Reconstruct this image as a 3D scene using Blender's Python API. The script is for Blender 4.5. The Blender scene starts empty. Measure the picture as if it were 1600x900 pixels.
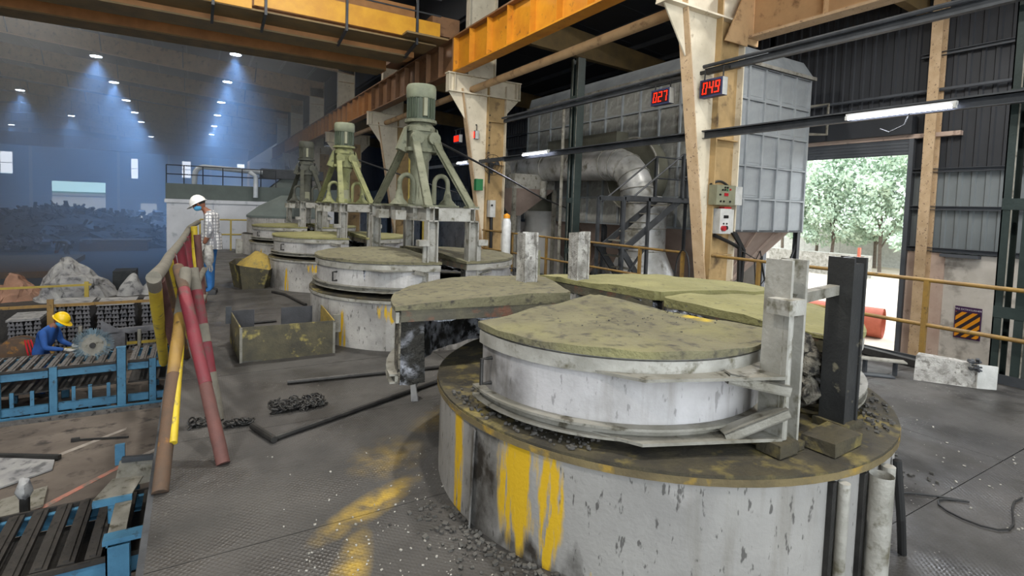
import bpy, bmesh, math, random
from mathutils import Vector, Matrix, noise
R = math.radians
random.seed(7)
SC = bpy.context.scene
COL = SC.collection

# ------------------------------------------------------------------ camera
def make_camera():
    yaw, pitch, roll = math.atan2(500, 830), math.atan2(45.5, 830), math.atan(0.033)
    fwd = Vector((math.sin(yaw)*math.cos(pitch), math.cos(yaw)*math.cos(pitch), -math.sin(pitch)))
    rt = Vector((math.cos(yaw), -math.sin(yaw), 0)); up = rt.cross(fwd)
    r2 = rt*math.cos(roll) + up*math.sin(roll); u2 = up*math.cos(roll) - rt*math.sin(roll)
    cd = bpy.data.cameras.new('camera'); co = bpy.data.objects.new('camera', cd); COL.objects.link(co)
    m = Matrix((r2, u2, -fwd)).transposed().to_4x4(); m.translation = Vector((0, 0, 1.7))
    co.matrix_world = m
    cd.sensor_width = 36; cd.lens = 36*830/1600; cd.shift_y = -80/1600
    cd.clip_start = .05; cd.clip_end = 600
    SC.camera = co
make_camera()
# ------------------------------------------------------------------ sky, exposure
W = bpy.data.worlds.new('sky'); SC.world = W; W.use_nodes = True
W.node_tree.nodes['Background'].inputs[0].default_value = (.90, .96, 1.0, 1)
W.node_tree.nodes['Background'].inputs[1].default_value = 9.5
SC.view_settings.view_transform = 'Standard'; SC.view_settings.look = 'None'
SC.view_settings.gamma = 1; SC.view_settings.use_curve_mapping = False
SC.view_settings.exposure = -1.12

# ------------------------------------------------------------------ materials
def rgb(h):
    h = h.lstrip('#'); c = [int(h[i:i+2], 16)/255 for i in (0, 2, 4)]
    return tuple(x/12.92 if x <= .04045 else ((x+.055)/1.055)**2.4 for x in c) + (1,)
class NT:
    def __init__(s, name):
        s.m = bpy.data.materials.new(name); s.m.use_nodes = True
        s.t = s.m.node_tree; s.b = s.t.nodes['Principled BSDF']
        s.co = s.n('ShaderNodeTexCoord').outputs['Object']
    def n(s, typ, **kw):
        x = s.t.nodes.new(typ)
        for k, v in kw.items():
            if k in x.inputs.keys(): x.inputs[k].default_value = v
            else: setattr(x, k, v)
        return x
    def l(s, a, b): s.t.links.new(a, b)
    def mapped(s, scale=(1, 1, 1), loc=(0, 0, 0), rot=(0, 0, 0), typ='POINT', src=None):
        x = s.n('ShaderNodeMapping', vector_type=typ)
        x.inputs['Scale'].default_value = scale; x.inputs['Location'].default_value = loc; x.inputs['Rotation'].default_value = rot
        s.l(src or s.co, x.inputs['Vector']); return x.outputs[0]
    def noise(s, scale, detail=5, vec=None, lo=.35, hi=.65, rough=.6):
        x = s.n('ShaderNodeTexNoise', Scale=scale, Detail=detail, Roughness=rough)
        s.l(vec or s.co, x.inputs['Vector'])
        return s.ramp(x.outputs[0], lo, hi)
    def ramp(s, v, lo, hi):
        x = s.n('ShaderNodeMapRange'); x.inputs[1].default_value = lo; x.inputs[2].default_value = hi
        s.l(v, x.inputs[0]); return x.outputs[0]
    def math(s, op, a, b=None):
        x = s.n('ShaderNodeMath', operation=op, use_clamp=False)
        for i, v in enumerate((a, b)):
            if v is None: continue
            if isinstance(v, (int, float)): x.inputs[i].default_value = v
            else: s.l(v, x.inputs[i])
        return x.outputs[0]
    def mix(s, f, a, b):
        x = s.n('ShaderNodeMix', data_type='RGBA')
        for i, v in ((0, f), (6, a), (7, b)):
            if isinstance(v, (int, float)): x.inputs[i].default_value = v
            elif isinstance(v, tuple): x.inputs[i].default_value = v
            else: s.l(v, x.inputs[i])
        return x.outputs[2]
    def blob(s, c, size, rz=0, wob=0):
        # 1 at centre falling to 0 on an ellipsoid, in the object's own frame
        if wob:                                           # ragged outline
            nz = s.n('ShaderNodeTexNoise', Scale=7., Detail=4.); s.l(s.mapped(scale=(1, 1, .35)), nz.inputs['Vector'])
            va = s.n('ShaderNodeVectorMath', operation='SUBTRACT'); s.l(nz.outputs['Color'], va.inputs[0]); va.inputs[1].default_value = (.5, .5, .5)
            vb = s.n('ShaderNodeVectorMath', operation='MULTIPLY_ADD'); s.l(va.outputs[0], vb.inputs[0]); vb.inputs[1].default_value = (wob, wob, wob*2); s.l(s.co, vb.inputs[2]); src = vb.outputs[0]
        else: src = None
        v = s.mapped(scale=size, loc=c, rot=(0, 0, rz), typ='TEXTURE', src=src)
        g = s.n('ShaderNodeTexGradient', gradient_type='SPHERICAL'); s.l(v, g.inputs[0]); return g.outputs[1]
    def done(s, col, rough=.6, metal=0., bump=None, bstr=.3, bdist=.01):
        if isinstance(col, tuple): s.b.inputs['Base Color'].default_value = col
        else: s.l(col, s.b.inputs['Base Color'])
        if isinstance(rough, (int, float)): s.b.inputs['Roughness'].default_value = rough
        else: s.l(rough, s.b.inputs['Roughness'])
        s.b.inputs['Metallic'].default_value = metal
        if bump is not None:
            x = s.n('ShaderNodeBump', Strength=bstr, Distance=bdist); s.l(bump, x.inputs['Height']); s.l(x.outputs[0], s.b.inputs['Normal'])
        return s.m
def worn(name, c1, c2, scale=3., rough=.55, metal=0., c3=None, s3=14., t3=(.62, .72), bump=.2, stretch=(1, 1, 1)):
    t = NT(name); v = t.mapped(scale=stretch)
    c = t.mix(t.noise(scale, vec=v), rgb(c1), rgb(c2)); f = t.noise(scale*9, 3)
    if c3: c = t.mix(t.noise(s3, 4, vec=v, lo=t3[0], hi=t3[1]), c, rgb(c3))
    return t.done(c, rough, metal, f, bump, .004)
def plain(name, c, rough=.5, metal=0., emit=0., ec=None):
    t = NT(name)
    if emit:
        t.b.inputs['Emission Color'].default_value = rgb(ec or c); t.b.inputs['Emission Strength'].default_value = emit
    return t.done(rgb(c), rough, metal)
M = {}
M['concrete'] = worn('ground_concrete', '4a423c', '6b625a', .8, .85, c3='332e2b', s3=3.5, t3=(.55, .68))
M['outdoor'] = worn('outdoor_paving', 'b9aa98', 'd0c4b4', .5, .9)
def floor_mat():
    t = NT('platform_plate'); co = t.n('ShaderNodeNewGeometry').outputs['Position']; t.co = co
    c = t.mix(t.noise(.9, 6), rgb('2c2b2a'), rgb('484643'))
    c = t.mix(t.noise(2.2, 6, lo=.55, hi=.72), c, rgb('242220'))
    c = t.mix(t.math('MULTIPLY', t.noise(.35, 4, lo=.45, hi=.6), .4), c, rgb('565351'))
    y = None
    for (a, b, w) in (((.60, 2.72), (1.12, 3.02), .13), ((.48, 2.05), (.72, 2.6), .11), ((1.45, 3.7), (2.0, 4.05), .22), ((.95, 3.2), (1.3, 3.6), .3)):
        dx, dy = b[0]-a[0], b[1]-a[1]; L = math.hypot(dx, dy)
        g = t.blob(((a[0]+b[0])/2, (a[1]+b[1])/2, 0), (L*.8, w, 1), math.atan2(dy, dx))
        k = .55 if w > .2 else 1.5
        g = t.math('MULTIPLY', g, k)
        y = g if y is None else t.math('MAXIMUM', y, g)
    yn = t.math('MULTIPLY', y, t.noise(9, 6, lo=.25, hi=.62))
    c = t.mix(t.ramp(yn, .06, 1.25), c, rgb('a88a2c'))
    vo = t.n('ShaderNodeTexVoronoi', Scale=38.); t.l(co, vo.inputs['Vector'])
    chips = t.math('MULTIPLY', t.math('LESS_THAN', vo.outputs['Distance'], .17), t.noise(1.1, 3, lo=.52, hi=.66))
    c = t.mix(t.math('MULTIPLY', chips, t.noise(45, 2, lo=.5, hi=.6)), c, rgb('b9b7b0'))
    # chequered relief: two crossed sets of little ridges
    w1 = t.n('ShaderNodeTexWave', Scale=14.); t.l(t.mapped(rot=(0, 0, R(45)), src=co), w1.inputs[0])
    w2 = t.n('ShaderNodeTexWave', Scale=14.); t.l(t.mapped(rot=(0, 0, R(-45)), src=co), w2.inputs[0])
    h = t.math('ADD', t.math('MULTIPLY', w1.outputs[1], w2.outputs[1]), t.math('MULTIPLY', t.noise(30, 3), .6))
    return t.done(c, t.ramp(t.noise(1.5), -.6, 1.2), .1, h, .32, .006)
M['plate'] = floor_mat()
def drum_mat(name, base='b9b6b2', yellow=(), dark=(), fleck=.75, dk=1.):
    t = NT(name)
    c = t.mix(t.noise(1.6, 5), rgb(base), rgb('7f7d7a'))
    st = t.mapped(scale=(9, 9, .9))
    c = t.mix(t.math('MULTIPLY', t.noise(1.2, 5, vec=st, lo=.5, hi=.75), .55), c, rgb('6b665c'))
    c = t.mix(t.math('MULTIPLY', t.noise(.9, 4, lo=.55, hi=.75), .5), c, rgb('d6d3d0'))
    fl = t.noise(30, 3, vec=t.mapped(scale=(1, 1, .3)), lo=.61, hi=.66)
    c = t.mix(t.math('MULTIPLY', fl, fleck), c, rgb('2b2926'))
    for (p, sz) in dark:
        g = t.blob(p, sz, 0, .25); c = t.mix(t.math('MULTIPLY', t.ramp(t.math('MULTIPLY', g, t.noise(5, 6, lo=.2, hi=.7)), .05, .5), dk), c, rgb('2b2620'))
    for (p, sz) in yellow:
        g = t.math('MULTIPLY', t.blob(p, sz, 0, .16), t.noise(1.6, 7, vec=t.mapped(scale=(13, 13, 1.6)), lo=.38, hi=.56))
        c = t.mix(t.ramp(g, .08, .3), c, rgb('bf9a1a'))
    return t.done(c, .62, .0, t.noise(40, 4), .25, .004)
M['drum'] = drum_mat('silver_drum_paint', 'b5b2ad', yellow=(((-.75, -1.2, .45), (.3, .2, .12)), ((-1.2, -.75, .2), (.08, .08, .3))), dark=(((-1.25, -.35, .1), (.35, .5, .5)), ((-.3, -1.4, .0), (.9, .4, .14))), dk=.7)
M['drum_front'] = drum_mat('silver_drum_paint_stained', '93918d',
    yellow=(((-1.328, -.457, .36), (.15, .14, .46)), ((-1.25, -.64, .30), (.09, .085, .5)), ((-1.405, .03, .3), (.1, .085, .9)), ((-1.137, -.826, .16), (.018, .016, .12))),
    dark=(((-1.385, -.22, .36), (.16, .20, .75)), ((-1.25, -.6, .0), (.4, .5, .12))))
M['hood'] = drum_mat('silver_hood_paint', 'b8b6b4', dark=(), fleck=.4)
M['hood_front'] = drum_mat('silver_hood_paint_smoked', 'b0aeaf', dark=(((-.84, -.06, .2), (.2, .3, .35)), ((.45, -.72, .2), (.4, .4, .35))), dk=.6, fleck=.4)
M['rim'] = worn('dusty_rim', '453f2d', '2b2822', 5, .9, c3='75693a', s3=6, t3=(.52, .68), bump=.6)
M['rim_ochre'] = worn('ochre_rim_edge', '6f6242', '524832', 4, .85, c3='96792a', s3=5, t3=(.55, .65), bump=.4)
M['lid'] = worn('dust_covered_lid', '5f5b47', '6f6b52', 3, .95, c3='3f3c35', s3=15, t3=(.53, .68), bump=.8)
M['lid_y'] = worn('olive_dust_lid', '74714a', '858257', 3, .95, c3='54513c', s3=18, t3=(.60, .70), bump=.8)
def lid_front():
    t = NT('dust_covered_front_lid'); c = t.mix(t.noise(3, 6), rgb('5f5b47'), rgb('726e54'))
    c = t.mix(t.noise(13, 5, lo=.52, hi=.68), c, rgb('3f3c35'))
    c = t.mix(t.math('MULTIPLY', t.noise(2.2, 4, lo=.5, hi=.65), .6), c, rgb('7d7a50'))
    c = t.mix(t.ramp(t.math('MULTIPLY', t.blob((.42, -.30, .42), (.16, .12, .3), 0, .2), t.noise(9, 5, lo=.3, hi=.6)), .1, .5), c, rgb('b59c2a'))
    return t.done(c, .95, 0, t.noise(27, 4), .9, .006)
M['lid_front'] = lid_front()
M['lid_edge'] = worn('lid_steel_edge', '5e5a48', '45423a', 6, .8, c3='6b4a3a', s3=7, t3=(.55, .65), bump=.4)
M['galv'] = worn('dusty_galvanised', 'a5a39c', '7d7b72', 4, .6, .1, c3='5e5a4a', s3=9, t3=(.56, .68), bump=.3)
M['galv_b'] = worn('bracket_grey', '86847c', '6a675c', 6, .65, .1, c3='4a463a', s3=12, t3=(.58, .68), bump=.3)
M['crust'] = worn('crusted_post', 'b3b1ac', '7b7974', 9, .9, c3='6e6b66', s3=22, t3=(.54, .64), bump=.9)
M['blackpost'] = worn('scorched_post', '2b2c2c', '1f2021', 5, .55, c3='6b6656', s3=10, t3=(.62, .70))
def fibre_mat():
    t = NT('ceramic_fibre'); n1 = t.noise(13, 6, lo=.42, hi=.56)
    c = t.mix(n1, rgb('16171a'), rgb('c9cdd8')); c = t.mix(t.noise(2.2, 3, lo=.45, hi=.6), c, rgb('2b2a26'))
    return t.done(c, .95, 0, t.noise(22, 5), 1., .03)
M['fibre'] = fibre_mat()
M['fibre_b'] = worn('fibre_brown', '7d786c', '3a352d', 14, .95, c3='1c1a18', s3=20, t3=(.5, .6), bump=.9)
M['void'] = worn('dark_interior', '171a19', '24282a', 6, .95)  # near-black colour for the furnace mouth
M['orange'] = worn('orange_crane_paint', 'd28f20', 'bf7a1c', 2.2, .5, c3='6e4a22', s3=5, t3=(.6, .75))
M['brown'] = worn('brown_crane_paint', '8a6545', '76563c', 2.2, .55, c3='5e3c22', s3=5, t3=(.6, .75))
M['orange2'] = worn('dull_orange_paint', 'ad7a46', '96683a', 2.2, .55)
M['yellowp'] = worn('yellow_crane_paint', 'd19a26', 'bd8420', 2., .5)
M['cream'] = worn('cream_steel_paint', 'ddd3bd', 'c4b9a2', 1.6, .6, c3='9a8b72', s3=6, t3=(.6, .72))
M['tan'] = worn('tan_steel_paint', 'c7a479', 'b3946c', 2., .65, c3='7a5c40', s3=4, t3=(.56, .72))
M['tancol'] = worn('tan_column_web', 'b5986a', '9c8258', 2., .65, c3='5c4a36', s3=3, t3=(.55, .72))
M['pink'] = worn('flange_pinkish', 'b59a78', 'c7ad8c', 5, .7, c3='7a6450', s3=20, t3=(.6, .66))
M['girder'] = worn('shaded_girder_paint', '806a44', '6c5c40', 2, .7)  # shade under the crane girders put into the paint; side rafters share it
M['darksteel'] = worn('dark_green_steel', '1e2a28', '2a3533', 4, .5, .1)
M['darkgrey'] = worn('dark_grey_steel', '33363a', '45484c', 4, .55, .2)
M['rodsteel'] = worn('black_rod_steel', '262525', '3a3937', 8, .5, .4)
M['roof'] = worn('roof_sheet', '22252b', '2a2d34', .6, .7)
M['clad'] = worn('wall_cladding', '272a2f', '31343a', .6, .6)
M['clad_lit'] = worn('wall_cladding_lit', '697073', '767d80', .6, .6)  # same cladding, with the light on the lower wall put into its colour
M['purlin'] = worn('purlin_steel', '565a60', '464a50', 1, .6)
M['dado'] = worn('whitewashed_wall', 'cfcac2', 'b8b3aa', 1.3, .9, c3='98938b', s3=2.5, t3=(.52, .66))
M['pinkwall'] = worn('pinkish_wall', 'c2aea0', 'b39c8e', 2, .9, c3='8b786c', s3=5, t3=(.6, .7))
M['baghouse'] = worn('grey_panel_paint', 'a2a8ac', '8b9196', 1.2, .5, .15, c3='a9aeb2', s3=1.7, t3=(.55, .75))
M['baghouse_d'] = worn('smoked_panel_glare', 'a3a49f', '70716c', 1.5, .5, .0, c3='c4c5c2', s3=2.4, t3=(.5, .68))  # smoke streaks, paled for the glare falling on this face
M['duct'] = worn('silver_duct', 'c2c3c4', '94948f', 1.6, .4, .25, c3='6a675c', s3=3, t3=(.55, .7))
M['ductolive'] = worn('olive_duct', '6e6e62', '5c5c50', 2, .6, .2)
M['hopper'] = worn('primer_hopper', 'a8968c', '97857b', 2, .7)
M['tankw'] = worn('white_tank', 'c9c8c4', 'b0aeaa', 1.4, .5)
M['mixer'] = worn('olive_mixer_paint', '727360', '5f614e', 5, .7, c3='4a4c3c', s3=12, t3=(.58, .68), bump=.4)
M['mixer_y'] = worn('lime_mixer_paint', '7f8154', '686a48', 5, .7, c3='4a4c34', s3=12, t3=(.58, .68), bump=.4)
M['mixer_d'] = worn('sooty_mixer_paint', '4c4d42', '3c3d36', 5, .7, c3='2c2d28', s3=12, t3=(.58, .68), bump=.4)
M['motor'] = worn('motor_green', '47503f', '3a4236', 6, .6)
M['motorcap'] = worn('motor_cap', '7c806a', '686c5a', 6, .7)
M['railyel'] = worn('ochre_rail_paint', '86682c', '6f5630', 4, .6, c3='4e3c22', s3=12, t3=(.6, .68))
M['railyel2'] = worn('yellow_rail_paint', 'a08c34', '8a7830', 4, .55)
M['poleyel'] = worn('bright_yellow_pole', 'bda524', 'a48e22', 4, .55, c3='7d703a', s3=14, t3=(.6, .66))
M['polered'] = worn('red_pole', '701f2a', '60262d', 5, .65, c3='523a34', s3=10, t3=(.56, .66))
M['polebrown'] = worn('rusty_pole', '58412f', '473a2f', 7, .85, c3='8a5e20', s3=6, t3=(.6, .7))
M['polegrey'] = worn('dusty_pole', '6f6b60', '5c584f', 7, .85)
M['polemaroon'] = worn('maroon_pole', '5e3a34', '4c322e', 6, .75)
M['blue'] = worn('blue_table_paint', '3f7391', '346380', 5, .55, c3='2b3a44', s3=12, t3=(.6, .7))
M['slat'] = worn('grimy_slat', '6a6663', '4c4a48', 9, .6, .3, c3='2a2928', s3=15, t3=(.55, .65))
M['slat_d'] = worn('dark_slat', '35322f', '282624', 9, .6, .3, c3='1c1b1a', s3=15, t3=(.55, .65))
M['bin'] = worn('grimy_bin_plate', '55503c', '3d3a30', 6, .75, c3='a39550', s3=4.5, t3=(.56, .68), bump=.5)
M['binin'] = worn('bin_inner', '45464a', '36373a', 6, .7)
M['ydust'] = worn('yellow_dust_heap', '96803a', '7d6c3a', 5, .95, c3='6b6240', s3=14, t3=(.55, .65), bump=.8)
M['ingot'] = worn('grey_casting', '6e6e72', '56565a', 8, .55, .5)
M['scrap'] = worn('dark_scrap', '1e2123', '2c2f30', 6, .6, .4, c3='4a4c50', s3=12, t3=(.62, .7))
M['bagw'] = worn('dirty_white_sheet', '9a9a98', '77777a', 3, .9, c3='5c5c5e', s3=6, t3=(.55, .65))
M['bago'] = worn('orange_sheet', '94705c', '7f6252', 3, .9)
M['whiteblock'] = worn('white_block_wall', 'c9ccd2', 'b5b8be', 1.2, .9, c3='9aa0a8', s3=3, t3=(.6, .72))
M['greyband'] = worn('grey_slab', '5d6663', '525a58', 2, .9)
M['leaf'] = worn('leaf', 'b3c8b2', 'c6d6c2', 1.2, .8)  # leaves paled so the washed-out daylight sits in their colour
M['trunk'] = worn('bark', '6e6358', '5a5048', 6, .9)
M['orangepipe'] = worn('terracotta_pipe', 'b5614c', 'a3553f', 3, .7)
M['white'] = worn('white_enamel', 'c6c6c2', 'b0b0ac', 6, .45)
M['panelgrey'] = worn('olive_panel', '83836c', '72725e', 6, .5)
M['black'] = plain('black_plastic', '141414', .4)
M['red'] = plain('red_plastic', '9c1c24', .35)
M['greenp'] = plain('green_plastic', '1f6b3c', .5)
M['digit'] = plain('red_digits', 'ff2a14', .5, 0, 3.2, 'ff2408')
M['counter'] = plain('counter_case', '2a2f55', .5)
M['counterface'] = plain('counter_face', '2b0c12', .4)
M['tube'] = plain('lit_tube', 'ffffff', .4, 0, 40., 'dfe6ff')
M['lamp'] = plain('lit_lens', 'ffffff', .4, 0, 60., 'd5e6ff')
M['skin'] = plain('skin', '7a4d38', .6)
M['hair'] = plain('dark_hair', '17130f', .7)
M['helmetw'] = plain('white_helmet', 'd9d9d6', .35)
M['helmety'] = plain('yellow_helmet', 'd8b414', .35)
M['mask'] = plain('blue_mask', '4f9cc8', .8)
M['glove'] = worn('grey_glove', 'b5b3ae', '8c8a86', 20, .9)
M['shoe'] = plain('black_shoe', '1d1d20', .6)
M['coverall'] = worn('blue_coverall', '1f4f94', '183f7a', 6, .85)
M['jeans'] = worn('blue_jeans', '2f6fae', '245a94', 8, .85)
M['greycloth'] = worn('grey_cloth', '55585c', '44474a', 6, .9)
def check_mat():
    t = NT('checked_shirt'); c = rgb('c9c9c9'); f = None
    for ax in range(3):
        sp = t.n('ShaderNodeSeparateXYZ'); t.l(t.co, sp.inputs[0])
        v = t.math('FRACT', t.math('MULTIPLY', sp.outputs[ax], 18.)); v = t.math('LESS_THAN', v, .26)
        f = v if f is None else t.math('MAXIMUM', f, v) if ax == 2 else t.math('MAXIMUM', f, v)
    return t.done(t.mix(t.math('MULTIPLY', f, .75), c, rgb('4a4c58')), .9)
M['check'] = check_mat()
M['glass'] = None
def glass_mat():
    t = NT('frosted_pane'); t.b.inputs['Transmission Weight'].default_value = 1.; t.b.inputs['IOR'].default_value = 1.05
    return t.done(rgb('f2f6ff'), .15)
M['glass'] = glass_mat()
M['chipstone'] = worn('white_chip', 'aaa79f', '8a8780', 8, .9)
M['rubble'] = worn('grey_rubble', '55534f', '3a3835', 10, .9)
M['paintline'] = worn('worn_red_line', 'b0604f', '8d7468', 3, .9, c3='6b625a', s3=4, t3=(.5, .62))
M['whiteline'] = worn('worn_white_line', '9c958c', '77706a', 5, .9)
M['signp'] = plain('sign_purple', '3c1c48', .5); M['signy'] = plain('sign_amber', 'd68a10', .5); M['signk'] = plain('sign_dark', '2a2026', .5)
M['signw'] = plain('sign_white', 'c9c2cc', .5)
M['cable'] = plain('black_cable', '171717', .6)
M['bluepipe'] = worn('white_pipe', 'b5bcc4', '9aa2aa', 3, .5)

# ------------------------------------------------------------------ mesh building
class MB:
    def __init__(s): s.v = []; s.f = []
    def add(s, vs, fs):
        k = len(s.v); s.v += [Vector(p) for p in vs]; s.f += [tuple(i+k for i in f) for f in fs]; return s
    def box(s, c, d, rz=0, m=None):
        x, y, z = d[0]/2, d[1]/2, d[2]/2
        vs = [Vector((sx*x, sy*y, sz*z)) for sx in (-1, 1) for sy in (-1, 1) for sz in (-1, 1)]
        q = m if m is not None else Matrix.Rotation(rz, 3, 'Z')
        vs = [q @ p + Vector(c) for p in vs]
        return s.add(vs, [(0, 1, 3, 2), (4, 6, 7, 5), (0, 4, 5, 1), (2, 3, 7, 6), (0, 2, 6, 4), (1, 5, 7, 3)])
    def mm(s, a, b):
        return s.box([(a[i]+b[i])/2 for i in range(3)], [abs(b[i]-a[i]) for i in range(3)])
    def bar(s, p, q, w, h, up=(0, 0, 1)):
        p, q = Vector(p), Vector(q); d = q-p; L = d.length; d.normalize(); u = Vector(up)
        if abs(d.dot(u)) > .98: u = Vector((0, 1, 0))
        x = d.cross(u).normalized(); z = x.cross(d)
        return s.box((p+q)/2, (w, L, h), m=Matrix((x, d, z)).transposed())
    def ibar(s, p, q, w, h, t=.012, up=(0, 0, 1)):
        # an I section running from p to q
        p, q = Vector(p), Vector(q); d = (q-p).normalized(); u = Vector(up)
        if abs(d.dot(u)) > .98: u = Vector((0, 1, 0))
        x = d.cross(u).normalized(); z = x.cross(d)
        s.bar(p, q, t, h, up); o = z*(h/2-t/2)
        s.bar(p+o, q+o, w, t*1.4, up); s.bar(p-o, q-o, w, t*1.4, up); return s
    def channel(s, p, q, w, h, t=.01, up=(0, 0, 1), side=1):
        p, q = Vector(p), Vector(q); d = (q-p).normalized(); u = Vector(up)
        if abs(d.dot(u)) > .98: u = Vector((0, 1, 0))
        x = d.cross(u).normalized(); z = x.cross(d)
        a = x*side*(w/2-t/2); s.bar(p+a, q+a, t, h, up); o = z*(h/2-t/2)
        s.bar(p+o, q+o, w, t, up); s.bar(p-o, q-o, w, t, up); return s
    def tube(s, pts, r, n=10, cap=True, closed=False):
        pts = [Vector(p) for p in pts]; N = len(pts); rs = r if isinstance(r, (list, tuple)) else [r]*N
        k = len(s.v); last = None
        for i, p in enumerate(pts):
            if closed: d = pts[(i+1) % N]-pts[i-1]
            else: d = pts[min(i+1, N-1)]-pts[max(i-1, 0)]
            d.normalize()
            if last is None:
                u = Vector((0, 0, 1)) if abs(d.z) < .9 else Vector((1, 0, 0)); x = d.cross(u).normalized()
            else:
                x = (last-d*last.dot(d)).normalized()
            last = x; y = d.cross(x)
            s.v += [p+(x*math.cos(a)+y*math.sin(a))*rs[i] for a in [2*math.pi*j/n for j in range(n)]]
        for i in range(N if closed else N-1):
            a, b = k+i*n, k+((i+1) % N)*n
            s.f += [(a+j, a+(j+1) % n, b+(j+1) % n, b+j) for j in range(n)]
        if cap and not closed:
            s.f.append(tuple(k+n-1-j for j in range(n))); s.f.append(tuple(k+(N-1)*n+j for j in range(n)))
        return s
    def lathe(s, prof, c=(0, 0, 0), n=24, cap=True):
        k = len(s.v); c = Vector(c)
        for r, z in prof: s.v += [c+Vector((r*math.cos(2*math.pi*j/n), r*math.sin(2*math.pi*j/n), z)) for j in range(n)]
        for i in range(len(prof)-1):
            a, b = k+i*n, k+(i+1)*n
            s.f += [(a+j, a+(j+1) % n, b+(j+1) % n, b+j) for j in range(n)]
        if cap:
            s.f.append(tuple(k+n-1-j for j in range(n))); s.f.append(tuple(k+(len(prof)-1)*n+j for j in range(n)))
        return s
    def prism(s, poly, z0, z1):
        n = len(poly); vs = [(p[0], p[1], z0) for p in poly]+[(p[0], p[1], z1) for p in poly]
        return s.add(vs, [tuple(range(n-1, -1, -1)), tuple(range(n, 2*n))]+[(j, (j+1) % n, n+(j+1) % n, n+j) for j in range(n)])
    def extr(s, poly, d):
        # 3D polygon thickened along d
        n = len(poly); d = Vector(d); vs = [Vector(p) for p in poly]; vs = vs+[p+d for p in vs]
        return s.add(vs, [tuple(range(n-1, -1, -1)), tuple(range(n, 2*n))]+[(j, (j+1) % n, n+(j+1) % n, n+j) for j in range(n)])
    def ring(s, c, r0, r1, z0, z1, a0, a1, n=24, nr=1):
        # annular sector with square section, closed; angles in degrees
        full = abs(a1-a0) >= 359.9; N = n if full else n+1
        A = [R(a0+(a1-a0)*i/n) for i in range(N)]
        prof = [(r0+(r1-r0)*i/nr, z0) for i in range(nr+1)]+[(r0+(r1-r0)*i/nr, z1) for i in range(nr, -1, -1)]
        m = len(prof); k = len(s.v)
        for a in A: s.v += [Vector((c[0]+r*math.cos(a), c[1]+r*math.sin(a), z)) for r, z in prof]
        for i in range(N if full else N-1):
            a, b = k+i*m, k+((i+1) % N)*m
            s.f += [(a+j, b+j, b+(j+1) % m, a+(j+1) % m) for j in range(m)]
        if not full:
            s.f.append(tuple(k+j for j in range(m))); s.f.append(tuple(k+(N-1)*m+m-1-j for j in range(m)))
        return s
    def jitter(s, amp, sc=4., seed=0, axis=(1, 1, 1)):
        for i, p in enumerate(s.v):
            q = noise.noise_vector(p*sc+Vector((seed*3.1, seed*1.7, seed)))
            s.v[i] = p+Vector((q.x*axis[0], q.y*axis[1], q.z*axis[2]))*amp
        return s
    def mesh(s, name, smooth=False):
        me = bpy.data.meshes.new(name); me.from_pydata([tuple(p) for p in s.v], [], s.f)
        bm = bmesh.new(); bm.from_mesh(me); bmesh.ops.recalc_face_normals(bm, faces=bm.faces); bm.to_mesh(me); bm.free()
        if smooth:
            for p in me.polygons: p.use_smooth = True
            try: me.set_sharp_from_angle(angle=R(40))
            except Exception: pass
        return me

def inv(root):
    return (Matrix.Translation(root.location) @ root.rotation_euler.to_matrix().to_4x4()).inverted()
def tag(o, label, cat, group=None):
    o['label'] = label; o['category'] = cat
    if group: o['group'] = group
    return o
def thing(name, label, cat, loc=(0, 0, 0), rz=0, group=None):
    o = bpy.data.objects.new(name, None); COL.objects.link(o); o.location = loc; o.rotation_euler = (0, 0, rz); o.empty_display_size = .1
    return tag(o, label, cat, group)
def part(name, mb, m, parent=None, smooth=False, world=True, label=None):
    # world=True: the mesh was given in world coordinates and is brought into the frame of its thing
    me = mb.mesh(name, smooth) if isinstance(mb, MB) else mb
    if parent is not None and world and isinstance(mb, MB):
        top = parent
        while top.parent: top = top.parent
        me.transform(inv(top))
    if m: me.materials.append(M[m] if isinstance(m, str) else m)
    o = bpy.data.objects.new(name, me); COL.objects.link(o)
    if parent is not None: o.parent = parent
    if label: o['label'] = label
    return o
def struct(name, mb, m, smooth=False):
    o = part(name, mb, m, None, smooth); o['kind'] = 'structure'; return o
def solo(name, mb, m, label, cat, loc=(0, 0, 0), group=None, smooth=False):
    # a thing that is one mesh, its origin at its base
    me = mb.mesh(name, smooth); me.transform(Matrix.Translation(-Vector(loc))); me.materials.append(M[m])
    o = bpy.data.objects.new(name, me); COL.objects.link(o); o.location = loc
    return tag(o, label, cat, group)
def copy_tree(o, parent=None, **kw):
    c = o.copy(); COL.objects.link(c); c.parent = parent
    for ch in [x for x in bpy.data.objects if x.parent == o]: copy_tree(ch, c)
    for k, v in kw.items(): c[k] = v
    return c
def instance(name, me, parent, loc=(0, 0, 0), rz=0, scale=None):
    o = bpy.data.objects.new(name, me); COL.objects.link(o); o.parent = parent; o.location = loc; o.rotation_euler = (0, 0, rz)
    if scale: o.scale = scale
    return o
# ------------------------------------------------------------------ the building
BAYS = [-2, 6, 14, 22, 30, 38, 46, 54, 62, 70, 78, 86, 94]
struct('floor', MB().mm((-37, -8, -2.2), (15, 101, -2)), 'concrete')
struct('floor_scrapyard_dimmed', MB().mm((-36.9, 24, -2), (6.8, 99.9, -1.995)), 'scrap')  # scrap-dark sheet added to hold down lamp light on the far ground
struct('floor_outdoor', MB().mm((15, -30, -2.25), (120, 90, -2.03)), 'outdoor')
struct('floor_outdoor_far', MB().mm((-60, 101, -2.25), (15, 190, -2.03)), 'outdoor')
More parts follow.
